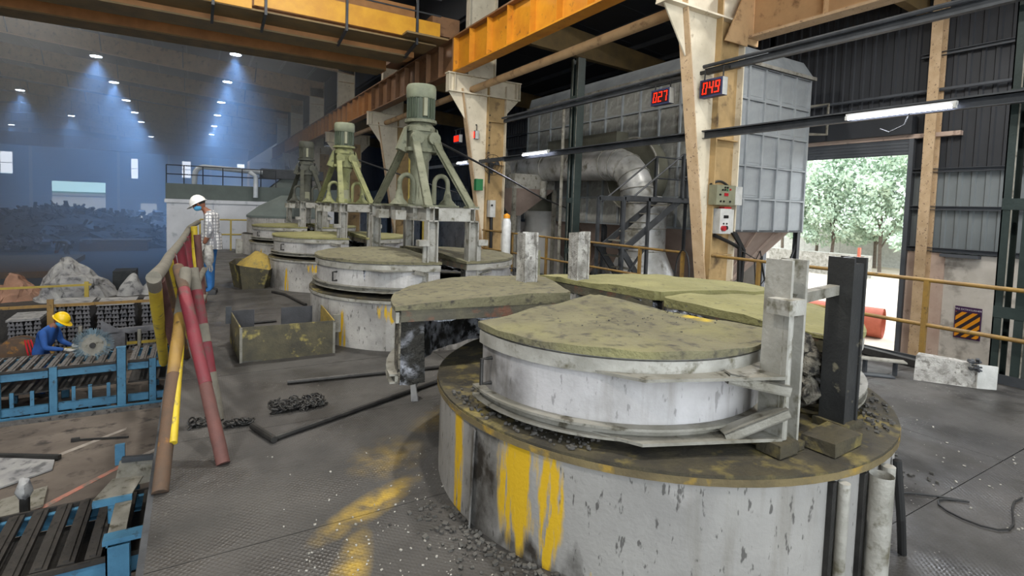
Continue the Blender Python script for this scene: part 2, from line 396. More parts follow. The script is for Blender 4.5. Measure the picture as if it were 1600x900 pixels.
# slab joints and painted lines on the ground floor
fl = bpy.data.objects['floor']
part('painted_line', MB().extr([(-1.9, 7.6, -1.999), (-.75, 8.9, -1.999), (-.72, 8.83, -1.999), (-1.85, 7.52, -1.999)], (0, 0, .004)), 'paintline', fl, label='worn red line')
part('painted_line', MB().extr([(-.75, 8.9, -1.999), (-.22, 9.4, -1.999), (-.2, 9.3, -1.999), (-.72, 8.83, -1.999)], (0, 0, .004)), 'whiteline', fl, label='worn white line')
part('painted_line', MB().extr([(-2.6, 8.7, -1.999), (-.9, 10.2, -1.999), (-.9, 10.1, -1.999), (-2.55, 8.6, -1.999)], (0, 0, .004)), 'whiteline', fl)
# platform with its chequer plates
deck = struct('floor_platform', MB().mm((-.2, -3, -.30), (7.6, 20, -.012)), 'darkgrey')
for iy in range(16):
    y0 = -3+iy*1.45; y1 = min(y0+1.45, 20)
    for (x0, x1) in ((-.2, 2.4), (2.4, 5.0), (5.0, 7.6)):
        part('floor_plate', MB().mm((x0+.003, y0+.003, -.012), (x1-.003, y1-.003, random.uniform(-.002, .001))), 'plate', deck)
for y in range(-2, 20, 3):
    for x in (.3, 7.2):
        part('deck_prop', MB().ibar((x, y, -2), (x, y, -.3), .18, .18), 'darkgrey', deck)
part('edge_beam', MB().mm((-.22, -3, -.28), (-.19, 20, .0)), 'darkgrey', deck)
part('kick_plate', MB().mm((7.36, -3, 0), (7.38, 20, .10)), 'darkgrey', deck)

def sheet(w, h, n=4, d=.035):
    # trapezoid-ribbed sheet in the x-z plane, ribs standing out along -y
    xs = []; p = w/n
    for i in range(n): xs += [(i*p, 0), (i*p+p*.55, 0), (i*p+p*.65, -d), (i*p+p*.9, -d)]
    xs.append((w, 0)); vs = [(x, y, 0) for x, y in xs]+[(x, y, h) for x, y in xs]; k = len(xs)
    return MB().add(vs, [(i, i+1, k+i+1, k+i) for i in range(k-1)])
# right-hand wall: masonry dado, ribbed sheets, girts, stanchions
wr = struct('wall_right', MB().mm((15, -8, -2), (15.25, 5.35, .97)).mm((15, 9.9, -2), (15.25, 101, .97)), 'dado')
struct('wall_right_pier', MB().mm((14.95, 5.35, -2), (15.25, 6.15, .97)), 'pinkwall')
def wall_sheets(host, m, spans, z0, z1, x):
    me = sheet(1., z1-z0).mesh('wall_sheet'); me.materials.append(M[m])
    for a, b in spans:
        for i in range(int(round(b-a))):
            instance('wall_sheet', me, host, (x, a+i+1, z0), -math.pi/2)
wall_sheets(wr, 'clad_lit', ((-8.85, 6.15), (9.9, 58.9)), .97, 2.95, 15.06)
wall_sheets(wr, 'clad', ((-8.85, 6.15), (9.9, 58.9)), 2.95, 7.7, 15.06)
wall_sheets(wr, 'clad', ((6.15, 10.15),), 3.7, 7.7, 15.06)
part('wall_sheet', MB().mm((15.05, 58.9, .97), (15.1, 101, 9.9)), 'clad', wr)
part('backing', MB().mm((15.1, -8.85, .97), (15.12, 6.15, 7.7)).mm((15.1, 9.9, .97), (15.12, 58.9, 7.7)).mm((15.1, 6.15, 3.7), (15.12, 9.9, 7.7)), 'clad', wr)
for z in (1.05, 2.02, 2.9, 5.6):
    for a, b in ((-8.8, 6.1), (9.95, 58)):
        part('girt', MB().channel((14.93, a, z), (14.93, b, z), .1, .09), 'purlin', wr)
part('girt', MB().mm((14.85, 5.2, 3.68), (15, 10.1, 3.78)), 'pinkwall', wr)
part('wall_pipe', MB().tube([(14.88, -8, 4.68), (14.88, 40, 4.98)], .04), 'purlin', wr)
for y in (-2.3, 5.72, 13.7, 21.7, 29.7, 37.7, 45.7):
    part('stanchion', MB().ibar((14.82, y, -2), (14.82, y, 7.5), .22, .3, .02, up=(1, 0, 0)), 'pink' if y < 8 else 'clad', wr)  # stanchions past the door take a dark colour for the dimness there
part('dado_ledge', MB().mm((14.8, 4.7, .9), (15, 5.4, .97)), 'purlin', wr)
# roller door in the right-hand wall
dr = struct('door_1', MB().mm((14.86, 6.1, -2), (15.02, 6.2, 3.7)).mm((14.86, 9.85, -2), (15.02, 9.95, 3.7)), 'purlin')
for i in range(6):
    part('shutter_slat', MB().mm((14.9, 6.2, 3.30+i*.08), (14.93, 9.85, 3.30+i*.08+.0795)).mm((14.885, 6.2, 3.32+i*.08), (14.9, 9.85, 3.30+i*.08+.055)), 'purlin', dr)
part('shutter_box', MB().mm((14.7, 6.1, 3.78), (15.0, 9.95, 4.2)), 'clad', dr)
# far wall
def wall_x(name, y, x0, x1, z0, z1, ops, m):
    mb = MB(); ops = sorted(ops); x = x0
    for (a, b, c, d) in ops:
        mb.mm((x, y, z0), (a, y+.15, z1))
        if c > z0: mb.mm((a, y, z0), (b, y+.15, c))
        mb.mm((a, y, d), (b, y+.15, z1)); x = b
    mb.mm((x, y, z0), (x1, y+.15, z1)); return struct(name, mb, m)
wb = wall_x('wall_back', 100, -37, 15.2, -2, 12, [(-22.9, -21.5, 4.1, 7.25), (-17.4, -11.2, -2, 3.4), (-8.1, -6.9, 4.2, 7.3), (-1.5, -.2, 4.7, 7.4), (6.3, 7.5, 6.8, 7.5), (-7.2, -4.8, -2, .5)], 'clad')
for x in (-26, -19.6, -9.6, -3.2, 2.5, 8): part('stanchion', MB().ibar((x, 99.7, -2), (x, 99.7, 10.8), .3, .4), 'tan', wb)
for z in (1.2, 3.8, 8): part('girt', MB().mm((-36, 99.8, z), (14, 99.95, z+.15)), 'purlin', wb)
for i, (a, b, c, d) in enumerate([(-22.9, -21.5, 4.1, 7.25), (-8.1, -6.9, 4.2, 7.3), (-1.5, -.2, 4.7, 7.4), (6.3, 7.5, 6.8, 7.5)]):
    w = struct('window_%d' % (i+1), MB().mm((a, 99.95, c), (a+.06, 100.1, d)).mm((b-.06, 99.95, c), (b, 100.1, d)).mm((a, 99.95, c), (b, 100.1, c+.06)).mm((a, 99.95, d-.06), (b, 100.1, d)), 'white')
    h = (d-c)/2
    if h > .6:
        part('transom', MB().mm((a, 99.97, c+h-.04), (b, 100.08, c+h+.04)), 'darkgrey', w)
        for k in (0, 1): part('pane', MB().mm((a+.06, 100.02, c+.06+k*h), (b-.06, 100.03, c+h-.05+k*h)), 'glass', w)
    else: part('pane', MB().mm((a+.06, 100.02, c+.06), (b-.06, 100.03, d-.06)), 'glass', w)
struct('wall_front_light_block', MB().mm((-37, -8.2, -2), (-12, -8, 11.5)), 'clad')  # unseen wall added to cut sky light from the open end
struct('wall_left', MB().mm((-37.2, -8, -2), (-37, 101, 10.2)), 'clad')
# roofs
def roof_z(x): return 9.92+.075*(7.8-x) if x > -14.6 else 9.92+.075*22.4-.075*(-14.6-x)
ce = struct('ceiling', MB().mm((-14.8, -8, 11.62), (-14.4, 101, 11.66)), 'roof')
for i in range(27):
    y0 = -8+i*4.04; y1 = y0+4.03
    for xa, xb in ((7.9, -14.6), (-14.6, -37.2)):
        part('roof_sheet', MB().extr([(xa, y0, roof_z(xa)), (xb, y0, roof_z(xb)), (xb, y1, roof_z(xb)), (xa, y1, roof_z(xa))], (0, 0, .03)), 'roof', ce)
for x in [6.5-1.7*i for i in range(25)]:
    part('purlin', MB().channel((x, -8, roof_z(x)-.1), (x, 101, roof_z(x)-.1), .07, .18), 'purlin', ce)
def roof2(x): return 7.95-.085*(x-7.6)
cs = struct('ceiling_side_bay', MB().mm((7.7, -8, 7.98), (7.9, 101, 8.0)), 'roof')
for i in range(33):
    y0 = -8+i*2.0; y1 = y0+1.99
    part('roof_sheet', MB().extr([(7.8, y0, roof2(7.8)), (15.3, y0, roof2(15.3)), (15.3, y1, roof2(15.3)), (7.8, y1, roof2(7.8))], (0, 0, .03)), 'roof', cs)
for x in (8.7, 10.2, 11.7, 13.2, 14.6):
    part('purlin', MB().channel((x, -8, roof2(x)-.08), (x, 60, roof2(x)-.08), .06, .15), 'purlin', cs)
struct('wall_side_bay_light_block', MB().mm((7.7, -8.2, -2), (15.2, -8, 8.0)), 'clad')  # unseen wall added to keep sky light out of the side bay
struct('wall_clerestory', MB().mm((7.82, -8, 7.9), (7.87, 101, 10.0)), 'clad')
struct('wall_side_bay_end', MB().mm((7.9, 58.9, -2), (15.2, 59.0, 8.2)), 'clad')

# ------------------------------------------------------------------ columns, rafters, runway
def xin(z): return 7.46-.17*max(z, .5)           # inner face of the tapering column
COLLAB = ['tall cream column carrying the grey control panels', 'tall cream column with a round fan, second from the camera', 'cream column behind the tallest green mixer motor, third from the camera',
          'fourth cream column rising beside the second mixer', 'fifth cream column behind the soot dark mixer', 'sixth cream column fading into blue haze', 'farthest cream column in the haze']
for i, y in enumerate(BAYS[1:8]):
    t = thing('steel_column', COLLAB[i], 'column', (7.6, y, -2), group='columns between the two bays')
    za, zb = -2, 5.05
    part('web', MB().extr([(xin(za), y-.006, za), (7.42, y-.006, za), (7.42, y-.006, zb), (xin(zb), y-.006, zb), (xin(.5), y-.006, .5)], (0, .012, 0)), 'cream', t)
    part('inner_flange', MB().extr([(xin(.5), y-.11, za), (xin(.5), y-.11, .5), (xin(zb), y-.11, zb), (xin(zb)-.02, y-.11, zb), (xin(.5)-.02, y-.11, .5), (xin(.5)-.02, y-.11, za)], (0, .22, 0)), 'pink', t, label='pinkish tan flange')
    part('middle_flange', MB().mm((7.42, y-.12, -2), (7.45, y+.12, 5.3)), 'tancol', t)
    part('second_web', MB().mm((7.45, y-.006, -2), (8.02, y+.006, 5.3)), 'tancol', t, label='tan recessed web')
    part('outer_flange', MB().mm((8.02, y-.12, -2), (8.045, y+.12, 5.3)), 'cream', t)
    for z in (1.0, 2.95, 4.2): part('stiffener', MB().mm((7.46, y-.1, z), (8.01, y-.006, z+.02)), 'tancol', t)
    if i < 3:
        for k in range(6): part('bolt', MB().tube([(7.52, y-.035, 3.3+k*.22), (7.52, y-.004, 3.3+k*.22)], .022, 6), 'rodsteel', t)
    # bracket (corbel) on both sides
    part('bracket', MB().extr([(6.15, y-.01, 4.95), (8.5, y-.01, 4.95), (8.5, y-.01, 5.42), (6.15, y-.01, 5.42)], (0, .02, 0)), 'cream', t)
    part('gusset', MB().extr([(6.18, y-.012, 4.93), (xin(4.2)-.03, y-.012, 4.2), (xin(4.9)-.03, y-.012, 4.93)], (0, .024, 0)), 'cream', t)
    part('gusset', MB().extr([(8.5, y-.012, 4.93), (8.06, y-.012, 4.93), (8.06, y-.012, 4.45)], (0, .024, 0)), 'cream', t)
    part('bracket_flange', MB().mm((6.12, y-.13, 5.42), (8.52, y+.13, 5.45)).mm((6.15, y-.13, 4.92), (8.5, y+.13, 4.95)), 'cream', t)
    for x in (6.15, 6.32, 8.36, 8.48): part('stiffener', MB().mm((x, y-.12, 4.95), (x+.02, y+.12, 5.42)), 'cream', t)
    # upper shaft
    part('upper_shaft', MB().mm((6.75, y-.008, 5.45), (7.6, y+.008, 9.3)), 'cream', t)
    part('upper_flange', MB().mm((6.73, y-.12, 5.45), (6.75, y+.12, 9.3)), 'cream', t)
    part('upper_flange', MB().mm((7.6, y-.12, 5.45), (7.63, y+.12, 9.75)), 'cream', t)
    for z in (6.8, 8.2): part('stiffener', MB().mm((6.76, y-.1, z), (7.59, y-.008, z+.02)), 'tan', t)
RAFL = ['first roof rafter over the crane', 'second roof rafter above the crane girders', 'third roof rafter hidden behind the crane', 'roof rafter seen just past the crane girder', 'long stiffened roof rafter in blue haze beyond the crane',
        'next roof rafter behind the long hazy one', 'roof rafter deep in the haze', 'farther roof rafter deep in the haze', 'hazy roof rafter over the scrap heap', 'hazy roof rafter past the scrap heap', 'faint roof rafter near the far wall', 'last faint roof rafter before the far wall']
for i, y in enumerate(BAYS[1:]):
    t = thing('roof_rafter', RAFL[i], 'rafter', (-14.6, y, 10.4), group='roof rafters of the main bay')
    f = lambda x: roof_z(x)-.22
    part('web', MB().extr([(7.6, y-.008, f(7.6)-1.05), (-14.6, y-.008, f(-14.6)-.9), (-14.6, y-.008, f(-14.6)), (7.6, y-.008, f(7.6))], (0, .016, 0)), 'tan', t)
    part('web', MB().extr([(-14.6, y-.008, f(-14.6)-.9), (-36.8, y-.008, f(-36.8)-1.0), (-36.8, y-.008, f(-36.8)), (-14.6, y-.008, f(-14.6))], (0, .016, 0)), 'tan', t)
    for a, b in ((7.6, -14.6), (-14.6, -36.8)):
        da = 1.05 if a > 0 else .9; db = .9 if a > 0 else 1.0
        part('flange', MB().extr([(a, y-.13, f(a)-da), (b, y-.13, f(b)-db), (b, y+.13, f(b)-db), (a, y+.13, f(a)-da)], (0, 0, -.02)), 'tan', t)
    for k in range(22):
        x = 6.2-k*1.95
        part('stiffener', MB().mm((x, y-.12, f(x)-.88), (x+.02, y+.12, f(x))), 'tan', t)
    for k in range(6):
        x = 3.4-k*3.9
        part('knee_brace', MB().bar((x, y, f(x)-.9), (x, y-1.0, roof_z(x)-.12), .05, .05), 'purlin', t)
for i, y in enumerate(BAYS[1:7]):
    t = thing('side_rafter', ['brown rafter of the side bay over the nearest column', 'brown rafter of the side bay at the fan column', 'brown side bay rafter at the third column', 'brown side bay rafter at the fourth column', 'brown side bay rafter at the fifth column', 'brown side bay rafter at the sixth column'][i], 'rafter', (8.0, y, 7), group='side bay rafters')
    part('web', MB().extr([(8.05, y-.01, 6.75), (14.9, y-.01, 6.5), (14.9, y-.01, roof2(14.9)-.18), (8.05, y-.01, roof2(8.05)-.18)], (0, .02, 0)), 'girder', t)
    part('flange', MB().extr([(8.05, y-.1, 6.75), (14.9, y-.1, 6.5), (14.9, y+.1, 6.5), (8.05, y+.1, 6.75)], (0, 0, -.02)), 'girder', t)
RL = [('orange', 'bright orange runway beam at the top of the picture nearest the camera'), ('orange', 'bright orange runway beam ending above the fan column bracket'), ('brown', 'brown runway beam behind the tallest mixer motor, past the fan column'), ('orange2', 'dull orange runway beam above the second mixer'),
      ('orange2', 'dull orange runway beam behind the second mixer motor'), ('orange2', 'dull orange runway beam at the soot dark mixer'), ('brown', 'farthest runway beam in the haze')]
for i, (m, lab) in enumerate(RL):
    y0 = -2+8*i; y1 = y0+8; x = 6.45
    t = thing('runway_beam', lab, 'crane beam', (x, y0+4, 5.45), group='crane runway beams')
    part('web', MB().mm((x-.008, y0+.01, 5.5), (x+.008, y1-.01, 6.42)), m, t)
    part('bottom_flange', MB().mm((x-.17, y0+.01, 5.46), (x+.17, y1-.01, 5.5)), m, t)
    part('top_flange', MB().mm((x-.17, y0+.01, 6.42), (x+.17, y1-.01, 6.46)), 'brown', t)
    part('rail', MB().mm((x-.04, y0+.01, 6.46), (x+.04, y1-.01, 6.56)), 'rodsteel', t, label='dark steel rail')
    for k in range(9):
        yy = y0+.03+k*.99
        part('stiffener', MB().mm((x-.16, yy, 5.5), (x-.008, yy+.02, 6.42)).mm((x+.008, yy, 5.5), (x+.16, yy+.02, 6.42)), m, t)
t = thing('side_beam', 'tan beam running from the near column to the upper right corner', 'beam', (8.0, 2, 4.7))
part('web', MB().mm((8.19, -4, 4.74), (8.21, 5.85, 5.6)), 'tan', t)
part('bottom_flange', MB().mm((8.06, -4, 4.7), (8.34, 5.85, 4.74)), 'pink', t)
part('top_flange', MB().mm((8.06, -4, 5.6), (8.34, 5.85, 5.64)), 'tan', t)
for k in range(6): part('stiffener', MB().mm((8.08, 4.6-k*1.5, 4.74), (8.32, 4.62-k*1.5, 5.6)), 'tan', t)
part('end_plate', MB().mm((8.05, 5.86, 4.6), (8.35, 5.9, 5.7)), 'tan', t)
part('haunch', MB().extr([(7.46, 5.84, 4.55), (8.04, 5.84, 4.55), (8.04, 5.84, 5.5), (7.95, 5.84, 5.5)], (0, .02, 0)), 'tan', t)
for a, b, lab in ((6.03, 13.97, 'long tan round pipe under the runway beam between the near column and the fan column'), (14.03, 21.97, 'tan round pipe past the fan column, behind the tallest mixer'), (22.03, 29.97, 'tan round pipe behind the second mixer')):
    solo('overhead_pipe', MB().tube([(6.92, a, 5.06), (6.92, b, 5.06)], .1, 14), 'tan', lab, 'pipe', (6.92, (a+b)/2, 4.96), 'tan overhead pipes', True)

# overhead crane: two girders, walkway, end carriage
t = thing('overhead_crane', 'orange double girder overhead crane crossing the top left of the picture', 'crane', (-13, 16.8, 6.1))
part('girder', MB().mm((-31, 15.25, 6.02), (5.6, 15.85, 7.5)), 'orange2', t)
part('girder_flange', MB().mm((-31, 15.1, 5.98), (5.4, 16.0, 6.02)), 'girder', t)
part('girder', MB().mm((-31, 17.9, 6.18), (5.6, 18.45, 7.5)), 'orange2', t)
part('girder_flange', MB().mm((-31, 17.75, 6.14), (5.5, 18.6, 6.18)), 'girder', t)
part('walkway_plate', MB().mm((-31, 14.3, 6.18), (5.9, 15.25, 6.22)), 'girder', t)
part('walkway_fascia', MB().mm((-31, 14.27, 6.2), (1.2, 14.3, 6.95)), 'yellowp', t, label='bright yellow fascia')
part('walkway_fascia', MB().mm((1.25, 14.27, 6.3), (6.0, 14.3, 6.82)), 'yellowp', t, label='bright yellow fascia')
for x in [-6, -3, .4, 1.5, 3.4, 5.3]:
    part('rail_post', MB().mm((x-.03, 14.2, 6.1), (x+.03, 14.26, 7.9)), 'darkgrey', t)
    part('walkway_bracket', MB().bar((x, 14.3, 6.15), (x, 15.2, 5.98), .06, .08), 'darkgrey', t)
for z in (7.0, 7.45, 7.9): part('hand_rail', MB().tube([(-31, 14.22, z), (6.0, 14.22, z)], .022, 6), 'darkgrey', t)
part('end_carriage', MB().mm((5.9, 14.6, 6.6), (6.75, 19.2, 7.15)), 'brown', t)
for y in (15.2, 18.6): part('wheel', MB().tube([(6.38, y, 6.76), (6.52, y, 6.76)], .2, 16), 'rodsteel', t)
part('travel_motor', MB().tube([(5.7, 14.7, 6.75), (5.2, 14.7, 6.75)], .16, 12), 'darkgrey', t)
part('end_platform', MB().mm((4.9, 13.9, 6.28), (6.1, 14.7, 6.33)), 'girder', t)
t = thing('overhead_crane', 'reddish brown far crane girder crossing the hazy hall near the end wall', 'crane', (-13, 75.5, 6.6))
part('girder', MB().mm((-31, 75, 6.7), (6, 75.6, 7.95)), 'brown', t)
part('girder_flange', MB().mm((-31, 74.8, 6.62), (6, 75.8, 6.7)), 'brown', t)
for x in range(-30, 6, 2): part('stiffener', MB().mm((x, 74.9, 6.7), (x+.05, 75, 7.95)), 'brown', t)

# high-bay lamps of the main bay (lit) with their spots
def high_bay(x, y, lab, grp, power, vis=True):
    z = 9.5; t = thing('high_bay_lamp', lab, 'lamp', (x, y, z), group=grp)
    part('housing', MB().lathe([(.10, .26), (.16, .24), (.30, .05), (.30, 0)], (x, y, z), 16), 'white', t, True)
    part('lens', MB().lathe([(.27, -.02), (.27, .0)], (x, y, z), 16), 'lamp', t)
    part('hanger', MB().tube([(x, y, z+.26), (x, y, roof_z(x)-.05)], .015, 6), 'rodsteel', t)
    ld = bpy.data.lights.new('lamp_light', 'SPOT'); ld.energy = power*6; ld.color = (.22, .48, 1.0); ld.spot_size = R(88); ld.spot_blend = .9; ld.shadow_soft_size = .25
    lo = bpy.data.objects.new('lamp_light', ld); COL.objects.link(lo); lo.parent = t; lo.location = (0, 0, -.06)
ORD = ('nearest', 'second', 'third', 'fourth', 'fifth', 'farthest')
for k, y in enumerate((38.6, 46.6, 54.6, 62, 69.4, 85.5)):
    high_bay(-4.7, y, ORD[k]+' bright ceiling lamp of the long middle row, counted from the camera', 'middle row of ceiling lamps', 2600)
for k, y in enumerate((33, 41, 50, 58, 67, 76)):
    high_bay(2.0, y, ORD[k]+' bright ceiling lamp of the row close to the columns, counted from the camera', 'right row of ceiling lamps', 2200)
for k, (x, y) in enumerate(((-11.4, 55.3), (-10.5, 69.6), (-18.3, 84.7), (-18.4, 96))):
    high_bay(x, y, ('largest of the four bright lamps at the far left, high at the picture edge', 'lone bright lamp midway between the left edge and the middle row', 'small bright lamp low at the left picture edge', 'lowest and smallest bright lamp at the far left')[k], 'left ceiling lamps', 2600)
# unseen lamps added over the platform and side bay for light (above the frame)
def near_bay(x, y, power, z=9.3, up=None, lab='added unseen ceiling lamp above the furnace platform', grp='added unseen lamps over the platform'):
    t = thing('high_bay_lamp', lab, 'lamp', (x, y, z), group=grp)
    part('housing', MB().lathe([(.10, .26), (.16, .24), (.30, .05), (.30, 0)], (x, y, z), 16), 'white', t, True)
    part('lens', MB().lathe([(.27, -.02), (.27, .0)], (x, y, z), 16), 'lamp', t)
    part('hanger', MB().tube([(x, y, z+.26), (x, y, (up or roof_z(x))-.05)], .015, 6), 'rodsteel', t)
    ld = bpy.data.lights.new('lamp_light', 'AREA'); ld.shape = 'DISK'; ld.size = .5; ld.energy = power; ld.color = (1, .95, .86)
    lo = bpy.data.objects.new('lamp_light', ld); COL.objects.link(lo); lo.parent = t; lo.location = (0, 0, -.06)
for x, y, w in ((2.0, 0.5, 'foreground furnace'), (2.0, 9, 'second and third furnaces'), (-4.7, 1, 'near slat table'), (-4.7, 9, 'long slat table'), (2.0, 22, 'white block'), (-4.7, 22, 'covered heaps')): near_bay(x, y, 1100, lab='added unseen ceiling lamp high above the '+w)
for x, y, w in ((10.6, 2.4, 'facing the roller door'), (12.0, -2.5, 'nearest the closed end'), (9.2, 5.0, 'beside the near column')): near_bay(x, y, 420, 7.0, roof2(x), 'added unseen ceiling lamp in the side bay '+w, 'added unseen lamps of the side bay')  # unseen lamps added to brighten the collector side
def haze():
    mb = MB().mm((-36.9, 20.5, -1.98), (6.0, 99.6, 9.75))
    me = mb.mesh('haze'); m = bpy.data.materials.new('blue_smoke'); m.use_nodes = True; nt = m.node_tree
    nt.nodes.remove(nt.nodes['Principled BSDF']); v = nt.nodes.new('ShaderNodeVolumeScatter')
    v.inputs['Color'].default_value = (.93, .96, 1, 1); v.inputs['Density'].default_value = .023; v.inputs['Anisotropy'].default_value = .2
    nt.links.new(v.outputs[0], nt.nodes['Material Output'].inputs['Volume']); me.materials.append(m)
    o = bpy.data.objects.new('smoke_haze', me); COL.objects.link(o); o['kind'] = 'stuff'
    tag(o, 'thin blue smoke hanging in the far hall under the lamps', 'smoke')
haze()
# ------------------------------------------------------------------ furnaces
CX = 2.71
def pol(c, a, r, z=None, mir=1):
    p = (c[0]+mir*r*math.cos(R(a)), c[1]+r*math.sin(R(a)))
    return p if z is None else (p[0], p[1], z)
def furnace(cx, cy, label, m, rimm, tall=True):
    t = thing('pit_furnace', label, 'furnace', (cx, cy, 0), group='pit furnaces on the platform')
    c = (cx, cy)
    part('drum_shell', MB().ring(c, 1.385, 1.405, -.3, .56, 0, 360, 72), m, t, True)
    part('rim_band', MB().ring(c, 1.385, 1.425, .55, .582, 0, 360, 72), rimm, t, True)
    part('rim_plate', MB().ring(c, .93, 1.422, .575, .598, 0, 360, 72, 5).jitter(.012, 3., cy, (0, 0, 1)), 'rim', t, True)
    part('furnace_mouth', MB().ring(c, .9, .95, .1, .6, 0, 360, 40).prism([pol(c, k*12, .93) for k in range(30)], .05, .1), 'void', t, True)
    for sx in (-1, 1):
        for sy in (-1, 1):
            x, y = cx+sx*.27, cy+sy*1.13
            if tall or sy > 0 or True:
                mm = 'galv' if tall else {(-1, -1): 'galv', (1, -1): 'blackpost', (-1, 1): 'crust', (1, 1): 'crust'}[(sx, sy)]
                mb = MB().ibar((x, y, .58), (x, y, 1.5), .13, .13, .012, up=(1, 0, 0))
                if mm == 'crust': mb.box((x, y, 1.0), (.11, .11, .8)).jitter(.02, 9, sx)
                if mm == 'blackpost': mb.box((x, y, 1.02), (.12, .11, .9))
                part('support_post', mb, mm, t, label='scorched black post' if mm == 'blackpost' else None)
                part('post_foot', MB().box((x, y, .617), (.18, .17, .04)), 'rim', t)
    return t
F1 = furnace(CX-.03, 2.6, 'big foreground furnace drum, silver with yellow streaks and no motor on top', 'drum_front', 'rim_ochre', False)
F2 = furnace(CX, 7.05, 'second furnace drum, silver, under the tallest green motor', 'drum', 'galv')
F3 = furnace(CX, 11.4, 'third furnace drum behind the yellow dust bin', 'drum', 'galv')
F4 = furnace(CX, 15.7, 'farthest furnace drum, under the soot dark motor', 'drum', 'galv')
F5 = thing('pit_furnace', 'half hidden silver vat past the farthest motor, before the white block', 'furnace', (CX, 19.2, 0))
part('drum_shell', MB().ring((CX, 18.6), 1.38, 1.4, -.3, .62, 0, 360, 48).ring((CX, 18.6), 1.2, 1.25, .66, 1.15, 0, 360, 48), 'drum', F5, True)
part('cover', MB().lathe([(1.27, 1.14), (1.27, 1.2), (.9, 1.5), (.25, 1.85), (.2, 1.85)], (CX, 18.6, 0), 32), 'greyband', F5, True)
# extra pieces of the foreground drum
c1 = (CX-.03, 2.6)
for a, r in ((261.5, .024), (271, .05), (276, .03)):
    part('side_pipe', MB().tube([pol(c1, a, 1.41+r, -.2), pol(c1, a, 1.41+r, .535)], r, 14, cap=r < .04), 'galv', F1, True)
for a in (259.5, 268.5): part('side_bar', MB().bar(pol(c1, a, 1.41, -.2), pol(c1, a, 1.41, .54), .03, .03), 'rodsteel', F1)
part('cover_strip', MB().extr([pol(c1, 185.5, 1.41, .0), pol(c1, 187.5, 1.45, .0), pol(c1, 187.5, 1.43, .53), pol(c1, 185.5, 1.41, .53)], (.01, 0, 0)), 'drum_front', F1)
part('cable_bundle', MB().tube([pol(c1, 284, 1.43, .5), pol(c1, 285, 1.46, .2), pol(c1, 287, 1.47, 0)], .02), 'cable', F1)
solo('concrete_block', MB().box((2.66, 1.345, .63), (.27, .16, .06), R(4)).jitter(.012, 8, 1), 'rim', 'dusty block lying on the front rim between the white post and the black post', 'block', (2.72, 1.32, .6))
part('post_lug', MB().box((3.06, 1.5, 1.26), (.1, .07, .07)), 'rodsteel', F1)
part('cross_arm', MB().bar((2.46, 1.46, 1.31), (2.95, 1.50, 1.33), .05, .05), 'galv_b', F1)

